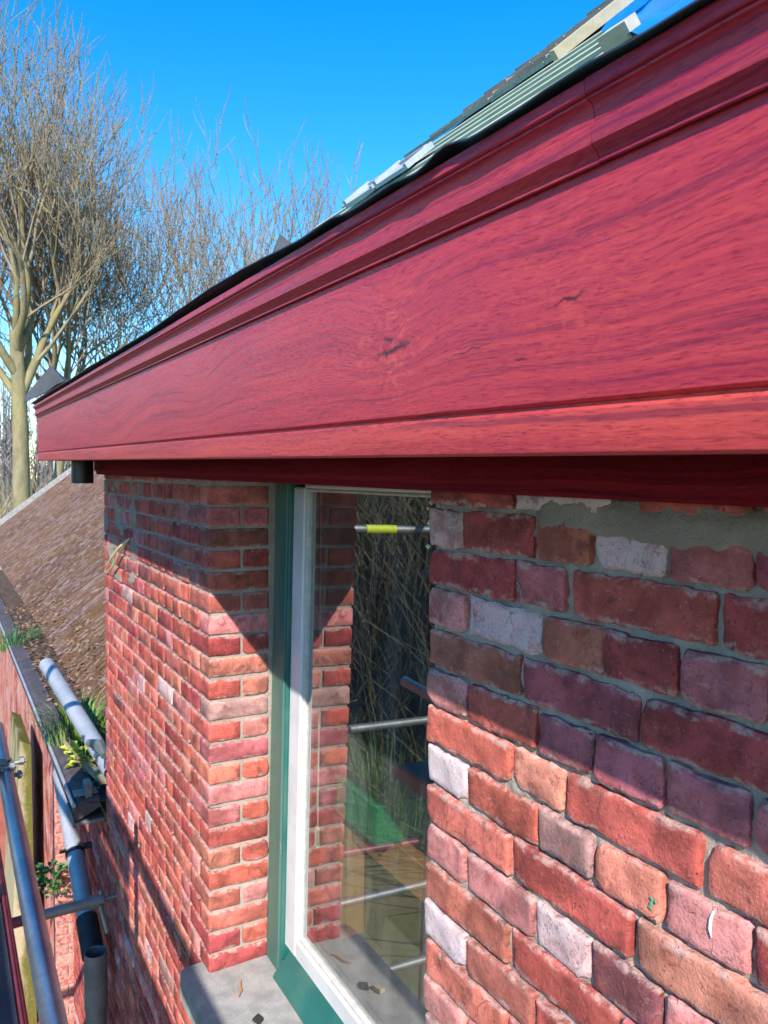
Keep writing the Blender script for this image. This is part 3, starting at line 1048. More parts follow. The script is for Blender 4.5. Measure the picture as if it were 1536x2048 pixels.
prof = [(-.004, 0), (-.030, .0), (-.034, .004), (-.034, .014), (-.042, .020), (-.045, .026), (-.045, .090), (-.004, .090)]
k = len(prof); vs = []
for x in (HX0 - .05, HX1 + .5):
    for (y, z) in prof: vs.append((x, y, zbed(x) + z))
b.add(vs, [[i, (i + 1) % k, k + (i + 1) % k, k + i] for i in range(k)] + [list(range(k))[::-1], [k + i for i in range(k)]])
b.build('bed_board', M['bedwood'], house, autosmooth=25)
b = MB()
# trough lining: floor, back
vs = []
for x in (FX + .03, HX1 + .6):
    for (y, z) in ((-.290, .30), (-.290, .16), (-.10, .16), (.02, .40), (.02, .12), (-.291, .12)): vs.append((x, y, z + zoff(x)))
b.add(vs, [[i, (i + 1) % 6, 6 + (i + 1) % 6, 6 + i] for i in range(6)] + [list(range(6))[::-1], [6 + i for i in range(6)]])
b.build('gutter_lining', M['membrane'], house)

# outlet stub under the gutter
b = MB()
b.pipe((-4.50, -.142, .075), (-4.50, -.142, -.052), .056, .004, 24)
b.tube([(-4.50, -.142, .082), (-4.50, -.142, .074)], .066, 24)
o = b.build('gutter_outlet', M['black_plastic'], house, autosmooth=40)

# ------------------------------------------------------------------ roof of the house
HS = .9
hx, hy, hz = -4.5, -.05, .40
roof = MB()
TOP = 5.2


def rp(x, t, lift=0.0):
    n_ = Vector((0, -HS, 1)).normalized()
    return Vector((x, hy + t, hz + HS * t)) + n_ * lift


def hipx(t): return hx + t


vs = [rp(hipx(0), 0), rp(3.5, 0), rp(3.5, TOP), rp(hipx(TOP), TOP)]
lo = [v - Vector((0, 0, .25)) for v in vs]
roof.add(vs + lo, [[0, 1, 2, 3], [4, 7, 6, 5], [0, 4, 5, 1], [1, 5, 6, 2], [2, 6, 7, 3], [3, 7, 4, 0]])
# hip side plane
a0 = rp(hipx(0), 0) - Vector((.002, 0, 0)); a1 = rp(hipx(TOP), TOP) - Vector((.002, 0, 0)); a2 = Vector((hx - .002, 9.9, hz))
roof.add([a0, a1, a2, a0 - Vector((0, 0, .25)), a2 - Vector((0, 0, .25))], [[0, 1, 2], [0, 2, 4, 3]])
ro = roof.build('roof', M['underlay'], house)
ro['label'] = 'steep hipped roof with teal underlay'
rr = random.Random(5)
gauge = .098
t = .10
k = 0
while t < TOP - .1:
    xs = hipx(t) - rr.uniform(-.03, .06)
    if t < 1.16:
        b = MB()
        p0 = rp(xs, t, .012); p1 = rp(3.4, t, .012)
        b.beam(p0, p1, .036, .020, up=(0, -HS, 1))
        b.build('roof_batten', M['batten'], ro)
    else:
        # a course of grey tiles: tilted strip with tile widths stepped a little
        b = MB(); x = xs; 
        step = gauge * 1.34
        while x < 3.4:
            wd = .165
            j = rr.uniform(0, .006)
            q = [rp(x, t, .034 + j), rp(x + wd - .004, t, .034 + j), rp(x + wd - .004, t + step, .006 + j), rp(x, t + step, .006 + j),
                 rp(x, t, .018 + j), rp(x + wd - .004, t, .018 + j)]
            b.add(q, [[0, 1, 2, 3], [4, 5, 1, 0], [4, 0, 3], [1, 5, 2]])
            x += wd
        b.build('tile_course', M['tile'], ro)
    t += gauge; k += 1

# blue membrane patch, loose planks and two loose tiles on the roof
blue = MB()
P = []
for j in range(9):
    for i in range(14):
        x = -1.68 + i * .12 - j * .05; tt = max(.15, .86 - i * .092) + j * .075
        if i == 0: x += .10 * mnoise.noise(Vector((j * 1.7, 3, 1)))
        P.append(rp(x, tt, .048 + .02 * mnoise.noise(Vector((i * .9, j * .9, 2)))))
blue.grid(P, 14, 9)
o = blue.build('roof_membrane', M['underlay_blue'], smooth=True)
tag(o, 'bright blue roofing membrane sheet laid on the roof slope', 'roof membrane')

# ------------------------------------------------------------------ black gutter membrane lapping over the edge
TAB = [(1.7, .322), (-.387, .322), (-.409, .322), (-.449, .322), (-.496, .326), (-.548, .326), (-.588, .323), (-.633, .323), (-.657, .323), (-.676, .327), (-.694, .331),
       (-.722, .328), (-.739, .323), (-.757, .321), (-.81, .325), (-.838, .324), (-.938, .324), (-.969, .329), (-1.007, .328), (-1.091, .326), (-1.18, .331), (-1.287, .335),
       (-1.501, .339), (-1.736, .335), (-2.044, .329), (-2.467, .331), (-2.906, .335), (-3.372, .332), (-4.02, .338), (-4.96, .336)]
TAB = TAB[::-1]
tx = [a for a, _ in TAB]; tz = [a for _, a in TAB]
mm = MB()
NXM = 420
prof_d = [-.06, .0, .015, .0215, .0245, .0275, .0305, .0330]
P0 = []; P1 = []
for i in range(NXM):
    f = i / (NXM - 1)
    x = -4.955 + (1.55 + 4.955) * (f ** 1.35)
    ze = float(np.interp(x, tx, tz)) + .0012 * mnoise.noise(Vector((x * 14, 0, 0)))
    for d in prof_d:
        s_ = max(0, min(1, (d - .0215) / .0115))
        u_ = max(0, min(1, (d + .02) / .053))
        zz = max(.3235, .3235 + (ze + .004 - .3235) * u_) * (1 - s_ ** 2) + ze * s_ ** 2
        zz += .0004 * mnoise.noise(Vector((x * 9, d * 30, 3)))
        yy = FY - d - (.0015 * mnoise.noise(Vector((x * 6, 5, 3))) * s_)
        P0.append((x, yy, zz + zoff(x) + .0012)); P1.append((x, yy, zz + zoff(x) - .0006))
mm.grid(P0, len(prof_d), NXM); mm.grid(P1, len(prof_d), NXM)
kq = len(prof_d); off2 = len(P0)
for i in range(NXM - 1):
    a = i * kq + kq - 1
    mm.f.append([a, a + kq, off2 + a + kq, off2 + a]); mm.m.append(0); mm.c.append(None)
o = mm.build('gutter_membrane', M['membrane'], autosmooth=40)
tag(o, 'thin black rubber sheet with a wavy edge lapping over the top of the red gutter', 'rubber sheet')

# folded ear of the membrane at the far corner
fl = MB()
A = (-4.95, -.243, .612); Rr = (-4.72, -.20, .503); Lf = (-5.02, -.372, .437); Bt = (-4.96, -.385, .395); I1 = (-4.93, -.318, .452); I2 = (-4.86, -.275, .452); I3 = (-4.80, -.235, .487)
Bk = (-5.0, -.10, .50)
fl.add([A, Rr, Lf, Bt, I1, I2, I3, Bk], [[0, 2, 4], [0, 4, 5], [0, 5, 6], [0, 6, 1], [2, 3, 4], [3, 5, 4], [0, 1, 7], [0, 7, 2]])
o = fl.build('membrane_fold', M['membrane_grey'])
tag(o, 'dark grey folded ear of membrane sticking up at the far gutter corner', 'membrane fold')
md = o.modifiers.new('s', 'SOLIDIFY'); md.thickness = .004

# ------------------------------------------------------------------ window
def lean(x, y, z): return (x, y + .0178 * (z + .05), z)


win = MB()
wn = bpy.data.objects.new('window', None); COL.objects.link(wn); wn.parent = house; wn.location = -ROOT
wn['label'] = 'tall window with teal frame and white sash'


def wbox(name, mat, boxes, bev=.004):
    for bx in boxes:
        b = MB(); b.box(*bx, bev=bev)
        b.v = [lean(*p) for p in b.v]
        b.build(name, M[mat], wn)


FY0 = .243
wbox('frame', 'sage', [(-2.70, -2.588, FY0, .32, -1.76, .02), (-1.40, -1.27, FY0, .32, -1.76, .02)])
wbox('frame', 'teal', [(-2.5875, -2.5785, FY0 + .007, .32, -1.70, .02), (-2.69, -1.30, FY0 + .002, .32, -.03, .04)], .002)
# bottom rail of the frame with a sloped weathering
b = MB()
pf = [(.190, -1.742), (.196, -1.728), (.226, -1.700), (.262, -1.652), (.262, -1.640), (.32, -1.640), (.32, -1.77), (.19, -1.77)]
k = len(pf); vs = []
for x in (-2.564, -1.402):
    for (y, z) in pf: vs.append((x, y + .026, z))
b.add(vs, [[i, (i + 1) % k, k + (i + 1) % k, k + i] for i in range(k)] + [list(range(k))[::-1], [k + i for i in range(k)]])
b.v = [lean(*p) for p in b.v]
b.build('frame', M['teal'], wn)
wbox('sash', 'white', [(-2.578, -2.486, .263, .312, -1.645, -.0395), (-1.482, -1.41, .263, .312, -1.645, -.0395),
                       (-2.4855, -1.4825, .2635, .312, -1.645, -1.582), (-2.4855, -1.4825, .2635, .312, -.0425, -.0105)], .005)
# putty / glazing bead
wbox('glazing_bead', 'putty', [(-2.4857, -2.4745, .272, .300, -1.581, -.044), (-2.4742, -1.4835, .272, .300, -1.5815, -1.568), (-2.4742, -1.4835, .270, .300, -.053, -.044)], .003)
gp = MB()
gp.box(-2.474, -1.484, .286, .290, -1.568, -.053)
gp.v = [lean(*p) for p in gp.v]
gp.build('glass_pane', M['glass'], wn)
wbox('sash', 'zinc_old', [(-2.4735, -2.462, .2915, .305, -1.566, -.055), (-2.4615, -1.485, .2915, .305, -1.566, -1.555)], .001)

# concrete sill, worn front arris
b = MB()
NS = 26
sp = [(.235, -1.742), (.10, -1.745), (.0, -1.749), (-.072, -1.753), (-.082, -1.757), (-.087, -1.766), (-.087, -1.845), (-.080, -1.852), (.03, -1.856), (.235, -1.856)]
k = len(sp); vs = []
for i in range(NS):
    x = -2.782 + (XE + .06 + 2.782) * i / (NS - 1)
    e = .006 if i in (0, NS - 1) else 0
    for q, (y, z) in enumerate(sp):
        j = .0022 * mnoise.noise(Vector((x * 20, q * 3.1, 6)))
        vs.append((x + (e if q in (4, 5, 6) else 0), max(y, -.2) + j + e * (q in (3, 4, 5, 6, 7)), z + j - e * .5))
fs = []
for i in range(NS - 1):
    for q in range(k):
        q2 = (q + 1) % k
        fs.append([i * k + q, i * k + q2, (i + 1) * k + q2, (i + 1) * k + q])
fs.append(list(range(k))[::-1]); fs.append([(NS - 1) * k + q for q in range(k)])
b.add(vs, fs)
b.build('sill', M['concrete'], wn, autosmooth=30)

# things lying on the sill
b = MB()
b.add([(-2.405, .075, -1.742), (-2.372, .082, -1.742), (-2.352, .058, -1.742), (-2.386, .046, -1.742), (-2.40, .072, -1.735), (-2.374, .078, -1.733), (-2.356, .059, -1.735), (-2.385, .050, -1.734)],
      [[4, 5, 6, 7], [0, 1, 5, 4], [1, 2, 6, 5], [2, 3, 7, 6], [3, 0, 4, 7]])
o = b.build('slate_chip', M['dark_iron']); tag(o, 'dark flat slate chip lying on the concrete sill', 'slate chip')
b = MB()
b.beam((-2.36, .03, -1.740), (-2.325, .022, -1.738), .022, .014)
o = b.build('wood_chip', M['board']); tag(o, 'small pale block of wood at the front of the concrete sill', 'wood chip')
b = MB()
b.tube([(-2.60, .085, -1.741), (-2.572, .070, -1.739), (-2.545, .066, -1.740), (-2.515, .046, -1.740)], [.002, .0035, .003, .0018], 6)
o = b.build('twig', M['interior_wood']); tag(o, 'short brown twig lying on the concrete sill beside the brick reveal', 'twig')

b = MB()
b.tube([(-4.02, .004, -.315), (-4.10, -.03, -.36), (-4.25, -.045, -.43), (-4.34, -.05, -.475)], [.006, .006, .0065, .005], 6)
b.tube([(-4.06, .004, -.325), (-4.16, -.02, -.40), (-4.30, -.028, -.475), (-4.42, -.03, -.52)], [.006, .006, .0065, .005], 6)
o = b.build('binding_wire', M['wire']); tag(o, 'pale yellow pair of wire ends sticking out of the pier near its far edge', 'wire')

# ------------------------------------------------------------------ inside the room
rm = MB()
rm.box(HX0 + .34, HX1 - .34, .34, 5.68, -2.62, -2.60)
rm.box(HX0 + .34, HX1 - .34, .34, 5.68, .10, .14)
rm.box(HX0 + .34, HX0 + .36, .36, 5.66, -2.6, .10)
rm.box(HX0 + .37, HX1 - .35, 5.62, 5.66, -2.6, .10)
rm.box(HX0 + .37, XC - .15, .335, .352, -2.6, .10)
rm.box(XE + .1, HX1 - .36, .335, .352, -2.6, .10)
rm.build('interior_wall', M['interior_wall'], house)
b = MB(); b.box(-2.70, -1.25, .335, .62, -1.80, -1.765, bev=.004); b.build('inner_sill', M['interior_wall'], house)
b = MB(); b.box(-2.93, -2.86, .62, .70, -2.6, -.95, bev=.004); b.box(-2.855, -2.2, .635, .69, -1.47, -1.34, bev=.004); b.box(-2.20, -2.14, .62, .70, -2.6, -1.20, bev=.004)
o = b.build('wooden_rack', M['interior_wood']); tag(o, 'orange pine rack standing in the room behind the window glass', 'rack')
b = MB()
b.box(-2.84, -2.50, .56, .86, -1.335, -1.325)
for (x0, x1, y0, y1) in ((-2.84, -2.83, .56, .86), (-2.51, -2.50, .56, .86), (-2.829, -2.511, .56, .57), (-2.829, -2.511, .85, .86)):
    b.box(x0, x1, y0, y1, -1.3245, -1.20, bev=.002)
b.box(-2.845, -2.495, .552, .868, -1.1995, -1.185, bev=.003)
o = b.build('crate', M['green_plastic']); tag(o, 'green plastic crate on the pine rack inside the window', 'crate')
# blind cord
cd = thing('blind_cord', 'cream pull cord with a small toggle hanging inside the window', 'cord', (-2.51, .335, -1.3))
b = MB(); b.tube([(-2.508, .335, -.03), (-2.512, .335, -.5), (-2.522, .335, -1.225)], .0032, 6); b.build('cord', M['cord'], cd)
b = MB(); b.box(-2.536, -2.514, .328, .340, -1.297, -1.225, bev=.003); b.build('toggle', M['cord'], cd)

# ------------------------------------------------------------------ loose things on the roof
b = MB()
b.beam(rp(-1.57, .63, .085), rp(-.95, 1.30, .10), .06, .025, up=(0, -HS, 1))
o = b.build('plank', M['board']); tag(o, 'long pale plank lying askew over the battens on the roof', 'plank')
b = MB(); b.beam(rp(-1.34, .56, .055), rp(-1.26, .56, .055), .04, .035, up=(0, -HS, 1))
o = b.build('block', M['batten']); tag(o, 'short white timber block beside the plank on the roof', 'timber block')


def loose_tile(x, tt, label, rot=0.0):
    b = MB()
    e1 = (rp(x + 1, tt) - rp(x, tt)); e2 = (rp(x, tt + 1) - rp(x, tt)).normalized(); nn = e1.cross(e2).normalized()
    o_ = rp(x, tt, .032)
    def w(u, v, h): return o_ + e1 * u + e2 * v + nn * h
    for (u0, u1, v0, v1, h0, h1) in ((0, .24, 0, .15, 0, .014), (0, .02, 0, .15, .0142, .03), (.222, .24, 0, .15, .0142, .022), (.03, .21, .13, .15, .0142, .024)):
        vs = [w(u, v, h) for h in (h0, h1) for (u, v) in ((u0, v0), (u1, v0), (u1, v1), (u0, v1))]
        b.add(vs, [[0,3,2,1],[4,5,6,7],[0,1,5,4],[1,2,6,5],[2,3,7,6],[3,0,4,7]])
    o = b.build('roof_tile', M['tile_new']); tag(o, label, 'roof tile', 'loose pale roof tiles')


loose_tile(-3.05, .76, 'pale blue grey loose roof tile low on the slope, left of its twin')
loose_tile(-2.79, .76, 'pale blue grey loose roof tile low on the slope, right of its twin')
# black membrane hood on the hip
b = MB()
b.add([(-3.98, .66, 1.00), (-3.72, .60, .98), (-3.88, .72, 1.22), (-3.70, .80, 1.08), (-4.05, .80, 1.0)], [[0, 1, 2], [1, 3, 2], [0, 2, 4], [2, 3, 4]])
o = b.build('hip_flashing', M['membrane_grey']); tag(o, 'small dark folded flashing sticking up on the hip of the roof', 'flashing')
o.modifiers.new('s', 'SOLIDIFY').thickness = .006

# ------------------------------------------------------------------ lean-to outbuilding on the left
EXR = Vector((-8, .2, GZ))
ext = thing('outbuilding', 'long low outbuilding with a mossy brown roof and flaking red wall', 'outbuilding', EXR)
EX1 = HX0 - .012
EZ = -1.86
xf = -25.0
b = MB()
NXR, NYR = 60, 14
P = []; uvs = []
sl_ = .795
for j in range(NYR):
    for i in range(NXR):
        x = EX1 + (xf - EX1) * i / (NXR - 1); y = .22 + 5.6 * j / (NYR - 1)
        z = EZ + .02 + sl_ * (y - .22) + .03 * mnoise.noise(Vector((x * .9, y * .9, 0)))
        P.append((x, y, z)); uvs.append((x, (y - .22) * 1.277))
b.grid(P, NXR, NYR)
me = b.mesh('roof', M['mossroof'], True)
ul = me.uv_layers.new(name='UVMap')
for lp in me.loops: ul.data[lp.index].uv = uvs[lp.vertex_index]
link('roof', me, ext)['label'] = 'mossy streaked brown roof sheet'
b = MB(); b.beam((xf - .05, .15, EZ + .02), (xf - .05, 5.85, EZ + .06 + sl_ * 5.6), .22, .16); b.build('verge_board', M['concrete'], ext)
# wall below: dark brick part, and the stepped-forward painted part
b = MB()
b.box(-6.06, EX1, .01, .30, GZ, EZ - .10)
b.box(xf, -6.06, -.105, .30, GZ, EZ - .06)
b.box(xf, EX1, 5.6, 5.9, GZ, EZ + 4.3); b.box(xf, xf + .2, .31, 5.59, GZ, EZ - .05)
ew = b.build('wall', M['mortar'], ext)
eb = MB()
for k in range(0, 32):
    zc = EZ - .16 - k * GA
    x = EX1 - .002 - (.12 if k % 2 else 0)
    if k % 2: low_brick(eb, EX1 - .116, EX1 - .004, zc, rnd_tone(WL))
    while x > -6.0:
        L = .242
        low_brick(eb, max(-6.05, x - L), x, zc, rnd_tone(WL)); x -= L + .012
o = eb.build('brick', M['brick_attr'], ew, colattr=True); o['kind'] = 'stuff'
b = MB(); b.box(-9.6, -6.065, -.118, -.104, GZ, EZ - .11); b.build('painted_wall_face', M['flaky'], ext)
b = MB(); b.box(xf, -9.65, -.118, -.104, GZ, EZ - .11); b.build('painted_wall_face', M['flaky'], ext)
for k in range(1, 30):        # brick return of the step, each brick told apart
    zc = EZ - .15 - k * GA
    for (y0, y1) in (((-.113, -.034), (-.024, .008)) if k % 2 else ((-.113, .008),)):
        bb = MB(); bb.box(-6.10, -6.052, y0, y1, zc - .033, zc + .033, bev=.004)
        o = bb.build('brick', M['brick'], ew); o.color = tone(rb.choice(['OR', 'OR', 'R', 'O']))
mo = MB(); q = random.Random(44)
for i in range(5200):
    x = EX1 - .03 - 9.5 * q.random() ** 1.6; y = .22 + 2.7 * q.random()
    z = EZ + .02 + sl_ * (y - .22) + .03 * mnoise.noise(Vector((x * .9, y * .9, 0)))
    if mnoise.noise(Vector((x * 1.6, y * 1.1, 4))) + q.uniform(-.25, .25) < .02: continue
    r_ = q.uniform(.012, .045); el = q.uniform(1.2, 2.6); h = r_ * q.uniform(.25, .5)
    up = Vector((0, .622, .783)); ax = Vector((1, 0, 0)); n_ = Vector((0, -.622, .783))
    c = Vector((x, y, z)); a0 = q.uniform(0, 6.28)
    vs = [c + n_ * h]
    for k in range(6):
        an = a0 + k * 1.047; rr_ = r_ * q.uniform(.7, 1.2)
        vs.append(c + ax * math.cos(an) * rr_ + Vector((0, .783, .622)) * math.sin(an) * rr_ * el - n_ * .004)
    mo.add(vs, [[0, k, k % 6 + 1] for k in range(1, 7)])
o = mo.build('moss', mat_simple('moss_clumps', (.075, .042, .022), (.14, .085, .038), 9, .95, .8, 80, .01), ext, smooth=True); o['kind'] = 'stuff'
# gutter valley full of litter, front upstand and flashing
b = MB()
P = []
for j in range(10):
    for i in range(70):
        x = EX1 + (-17 - EX1) * i / 69; y = -.10 + .42 * j / 9
        P.append((x, y, EZ + .028 * mnoise.noise(Vector((x * 4, y * 7, 3))) + .01 * mnoise.noise(Vector((x * 15, y * 15, 3)))))
b.grid(P, 70, 10); b.build('gutter_litter', mat_simple('leaf_litter', (.055, .032, .022), (.15, .085, .05), 14, .95, .9, 50, .02), ext, smooth=True)
b = MB()
vs = []
for x in (EX1 - .01, -17):
    for (y, z) in ((-.03, EZ + .025), (-.125, EZ + .012), (-.16, EZ - .012), (-.165, EZ - .085), (-.15, EZ - .09), (-.03, EZ - .03)): vs.append((x, y, z))
b.add(vs, [[i, (i + 1) % 6, 6 + (i + 1) % 6, 6 + i] for i in range(6)] + [list(range(6))[::-1], [6 + i for i in range(6)]])
b.build('gutter_flashing', mat_simple('bitumen_flashing', (.055, .042, .048), (.10, .08, .088), 8, .75, .4, 60, .004), ext)
b = MB()
b.tube([(EX1 - .02, -.168, EZ - .004), (-17, -.168, EZ - .004)], .011, 8); b.build('gutter_lip', M['zinc'], ext)
b = MB()
b.box(EX1 - .26, EX1 - .005, -.165, .0, EZ - .118, EZ - .098, bev=.004); b.box(EX1 - .27, EX1 - .005, -.176, -.1655, EZ - .125, EZ - .075, bev=.003)
b.build('gutter_end', M['zinc_old'], ext)
b = MB(); b.box(EX1 - .16, EX1 - .05, -.10, -.06, EZ - .06, EZ + .09, bev=.005); b.box(EX1 - .15, EX1 - .06, -.16, -.03, EZ + .03, EZ + .036); b.build('gutter_bracket', M['steel_dull'], ext)
# mossy raking buttress
b = MB()
fr = [(-6.62, -.292, -2.04), (-6.62, -.217, -2.08), (-6.62, -.195, GZ), (-6.62, -.40, GZ)]
bk = [(-7.5, y, z) for _, y, z in fr]
b.add(fr + bk, [[0, 1, 2, 3], [7, 6, 5, 4], [0, 4, 5, 1], [1, 5, 6, 2], [2, 6, 7, 3], [3, 7, 4, 0]])
b.build('buttress', M['moss'], ext)

# dry leaves, grass tufts and plants in the gutter
lv = MB(); rl = random.Random(3)
for i in range(1100):
    x = rl.uniform(-12, EX1 - .1); y = rl.uniform(-.07, .55)
    z = EZ + .035 + max(0, y - .22) * sl_ + rl.uniform(0, .025); s_ = rl.uniform(.014, .034)
    a = Vector((rl.uniform(-1, 1), rl.uniform(-1, 1), rl.uniform(-.4, .4))).normalized(); c = a.cross(Vector((rl.uniform(-.4, .4), rl.uniform(-.4, .4), 1))).normalized()
    p = Vector((x, y, z))
    lv.add([p - a * s_, p + c * s_ * .6, p + a * s_, p - c * s_ * .6], [[0, 1, 2], [0, 2, 3]])
o = lv.build('leaf_litter', M['leaf_dry']); tag(o, 'brown dead leaves scattered in the valley gutter of the outbuilding', 'dead leaves', kind='stuff')


def tuft(cx, cy, cz, n_, r_, h, seed, out=.6):
    b = MB(); q = random.Random(seed)
    for i in range(n_):
        a = q.uniform(0, 6.28); rr_ = r_ * math.sqrt(q.random()) * .5
        p = Vector((cx + math.cos(a) * rr_, cy + math.sin(a) * rr_, cz))
        dr = Vector((math.cos(a), math.sin(a), 0)) * q.uniform(.1, out)
        L = h * q.uniform(.5, 1); wd = q.uniform(.003, .006)
        sd = Vector((-math.sin(a), math.cos(a), 0))
        p1 = p + (Vector((0, 0, 1)) + dr * .5).normalized() * L * .55; p2 = p1 + (Vector((0, 0, .35)) + dr * 1.3).normalized() * L * .5
        b.add([p - sd * wd, p + sd * wd, p1 + sd * wd * .8, p1 - sd * wd * .8, p2], [[0, 1, 2, 3], [3, 2, 4]])
    return b


o = tuft(-5.95, .03, EZ, 200, .5, .34, 1, .95).build('grass_tuft', M['blade']); tag(o, 'largest green grass tuft growing in the outbuilding gutter, left of the loose downpipe', 'grass')
o = tuft(-5.45, .26, EZ + .03, 90, .25, .24, 2).build('grass_tuft', M['blade']); tag(o, 'green grass tuft in the gutter close to the brick corner, right of the loose downpipe', 'grass')
o = tuft(-9.6, -.13, EZ - .05, 120, .6, .3, 4).build('grass_tuft', M['leaf_green']); tag(o, 'green tuft at the far front edge of the outbuilding gutter', 'grass')


def leafy(cx, cy, cz, n_, r_, h, seed, sz):
    b = MB(); q = random.Random(seed)
    for i in range(n_):
        a = q.uniform(0, 6.28); rr_ = r_ * math.sqrt(q.random())
        p = Vector((cx + math.cos(a) * rr_, cy + math.sin(a) * rr_, cz + h * q.random()))
        t_ = Vector((math.cos(a), math.sin(a), q.uniform(-.2, .8))).normalized(); c = t_.cross(Vector((q.uniform(-.5, .5), q.uniform(-.5, .5), 1))).normalized()
        s_ = sz * q.uniform(.6, 1.2); nn = c.cross(t_) * s_ * .25
        b.add([p, p + t_ * s_ * .5 + c * s_ * .42 + nn, p + t_ * s_, p + t_ * s_ * .5 - c * s_ * .42 + nn], [[0, 1, 2], [0, 2, 3]])
    st = MB()
    for i in range(7):
        a = q.uniform(0, 6.28)
        st.tube([(cx, cy, cz - .03), (cx + math.cos(a) * r_ * .6, cy + math.sin(a) * r_ * .6, cz + h * .8)], [.004, .002], 5)
    return b, st


def plant(name, label, args, mat):
    b, st = leafy(*args)
    r = thing(name, label, 'plant', (args[0], args[1], args[2] - .03))
    b.build('leaf', M[mat], r)['kind'] = 'stuff'; st.build('stem', M['blade'], r)


plant('weed', 'bright yellow green weed in the outbuilding gutter beside the loose downpipe', (-5.28, -.02, EZ + .03, 90, .11, .10, 5, .05), 'leaf_yellow')
plant('fern', 'dark green plant growing out of the foot of the flaking red wall', (-5.98, -.155, -2.95, 110, .075, .18, 6, .05), 'leaf_green')

# loose zinc downpipe lying in the gutter
b = MB(); b.pipe((-6.3, -.135, -1.40), (-4.80, .055, -1.735), .052, .004, 24)
t_ = (Vector((-4.80, .055, -1.735)) - Vector((-6.3, -.135, -1.40)))
dp = thing('loose_downpipe', 'pale blue grey zinc pipe lying loose in the mossy outbuilding gutter', 'pipe', (-5.5, 0, EZ))
b.build('tube', M['zinc'], dp, autosmooth=40)
p = Vector((-6.3, -.135, -1.40)) + t_ * .27
b = MB(); b.tube([p, p + t_ * .008], .0545, 24); b.build('seam_ring', M['zinc'], dp)
b = MB(); c0 = Vector((-4.98, .035, -1.62)); b.tube([c0 + Vector((0, -.08, .02)), c0 + Vector((.10, -.04, .03)), c0 + Vector((.22, -.03, .0))], [.022, .035, .02], 8); b.tube([c0 + Vector((.16, -.04, .0)), c0 + Vector((.30, -.10, .02))], .007, 6); b.build('pipe_clip', M['steel_dull'], dp)
b = MB(); b.beam((-5.45, -.06, EZ + .05), (-4.85, .02, EZ + .06), .05, .03); b.tube([(-5.9, -.09, EZ + .04), (-5.5, -.075, EZ + .05), (-5.15, -.02, EZ + .06), (-4.85, .03, EZ + .055)], [.012, .02, .022, .015], 8)
o = b.build('branch', M['dry_stem']); tag(o, 'dead branch and stick lying in the outbuilding gutter', 'branch')

# zinc downpipe fixed to the wall, running down to an open socket
zp = thing('downpipe', 'grey zinc downpipe slanting across the outbuilding wall to an open vertical pipe', 'pipe', (-4.6, -.1, GZ))
b = MB(); b.pipe((-5.86, -.10, -2.06), (-4.62, -.10, -2.60), .052, .004, 24); b.build('slanting_pipe', M['zinc'], zp, autosmooth=40)
b = MB(); b.pipe((-4.75, -.10, -2.545), (-4.53, -.10, -2.64), .060, .006, 24); b.build('pipe_collar', M['dark_iron'], zp, autosmooth=40)
b = MB(); b.pipe((-4.42, -.105, GZ), (-4.42, -.105, -2.72), .055, .004, 24); b.build('upright_pipe', M['zinc_old'], zp, autosmooth=40)
b = MB(); b.pipe((-4.42, -.105, -2.86), (-4.42, -.105, -2.56), .060, .005, 24); b.build('pipe_socket', M['zinc_old'], zp, autosmooth=40)
b = MB(); q = Vector((-5.2, -.10, -2.347)); ax = Vector((1.24, 0, -.54)).normalized()
b.tube([q, q + ax * .024], .0575, 24); b.box(-5.21, -5.18, -.05, .0, -2.33, -2.30); b.tube([q + Vector((-.005, -.055, .02)), q + Vector((.02, -.085, .03))], .012, 8); b.build('pipe_bracket', M['dark_iron'], zp, autosmooth=40)

# ------------------------------------------------------------------ scaffold
sc = thing('scaffold', 'galvanised tube scaffold along the house wall, seen at the lower left', 'scaffold', (-3, -.95, GZ))
RT = .0242


def tubeobj(p0, p1, mat='steel', r=RT, name='scaffold_tube', label=None):
    b = MB(); b.pipe(p0, p1, r, .0035, 20)
    o = b.build(name, M[mat], sc, autosmooth=40)
    if label: o['label'] = label
    return o


tubeobj((-3.35, -.628, -.965), (2.0, -.628, -1.22), label='long bright rail running along the wall')
tubeobj((-2.86, -.672, GZ), (-2.86, -.672, -.775), 'steel_dull', label='upright with a cut open top')
for (x, y) in ((-4.2, -.70), (-4.2, -1.36), (-2.86, -1.36), (1.9, -1.36), (1.9, -.68)):
    tubeobj((x, y, GZ), (x, y, .35 if y < -1 else -.75), 'steel_dull')
for z in (-.27, -1.44, -2.47, -2.95):
    tubeobj((-4.15, -1.55, z), (-4.15, -.62, z), 'steel_dull')
tubeobj((-4.30, -1.31, -.05), (2.0, -1.31, -.05), 'steel_dull'); tubeobj((-4.30, -1.31, -.55), (2.0, -1.31, -.55), 'steel_dull')
b = MB(); b.pipe((-4.15, -1.0, -.27), (-4.15, -.80, -.27), .0265, .001, 20); b.build('warning_tape', M['tape'], sc)
b = MB(); b.pipe((-4.2, -1.36, -.42), (-4.2, -1.36, -.34), .0265, .001, 20); b.build('warning_tape', M['tape'], sc)
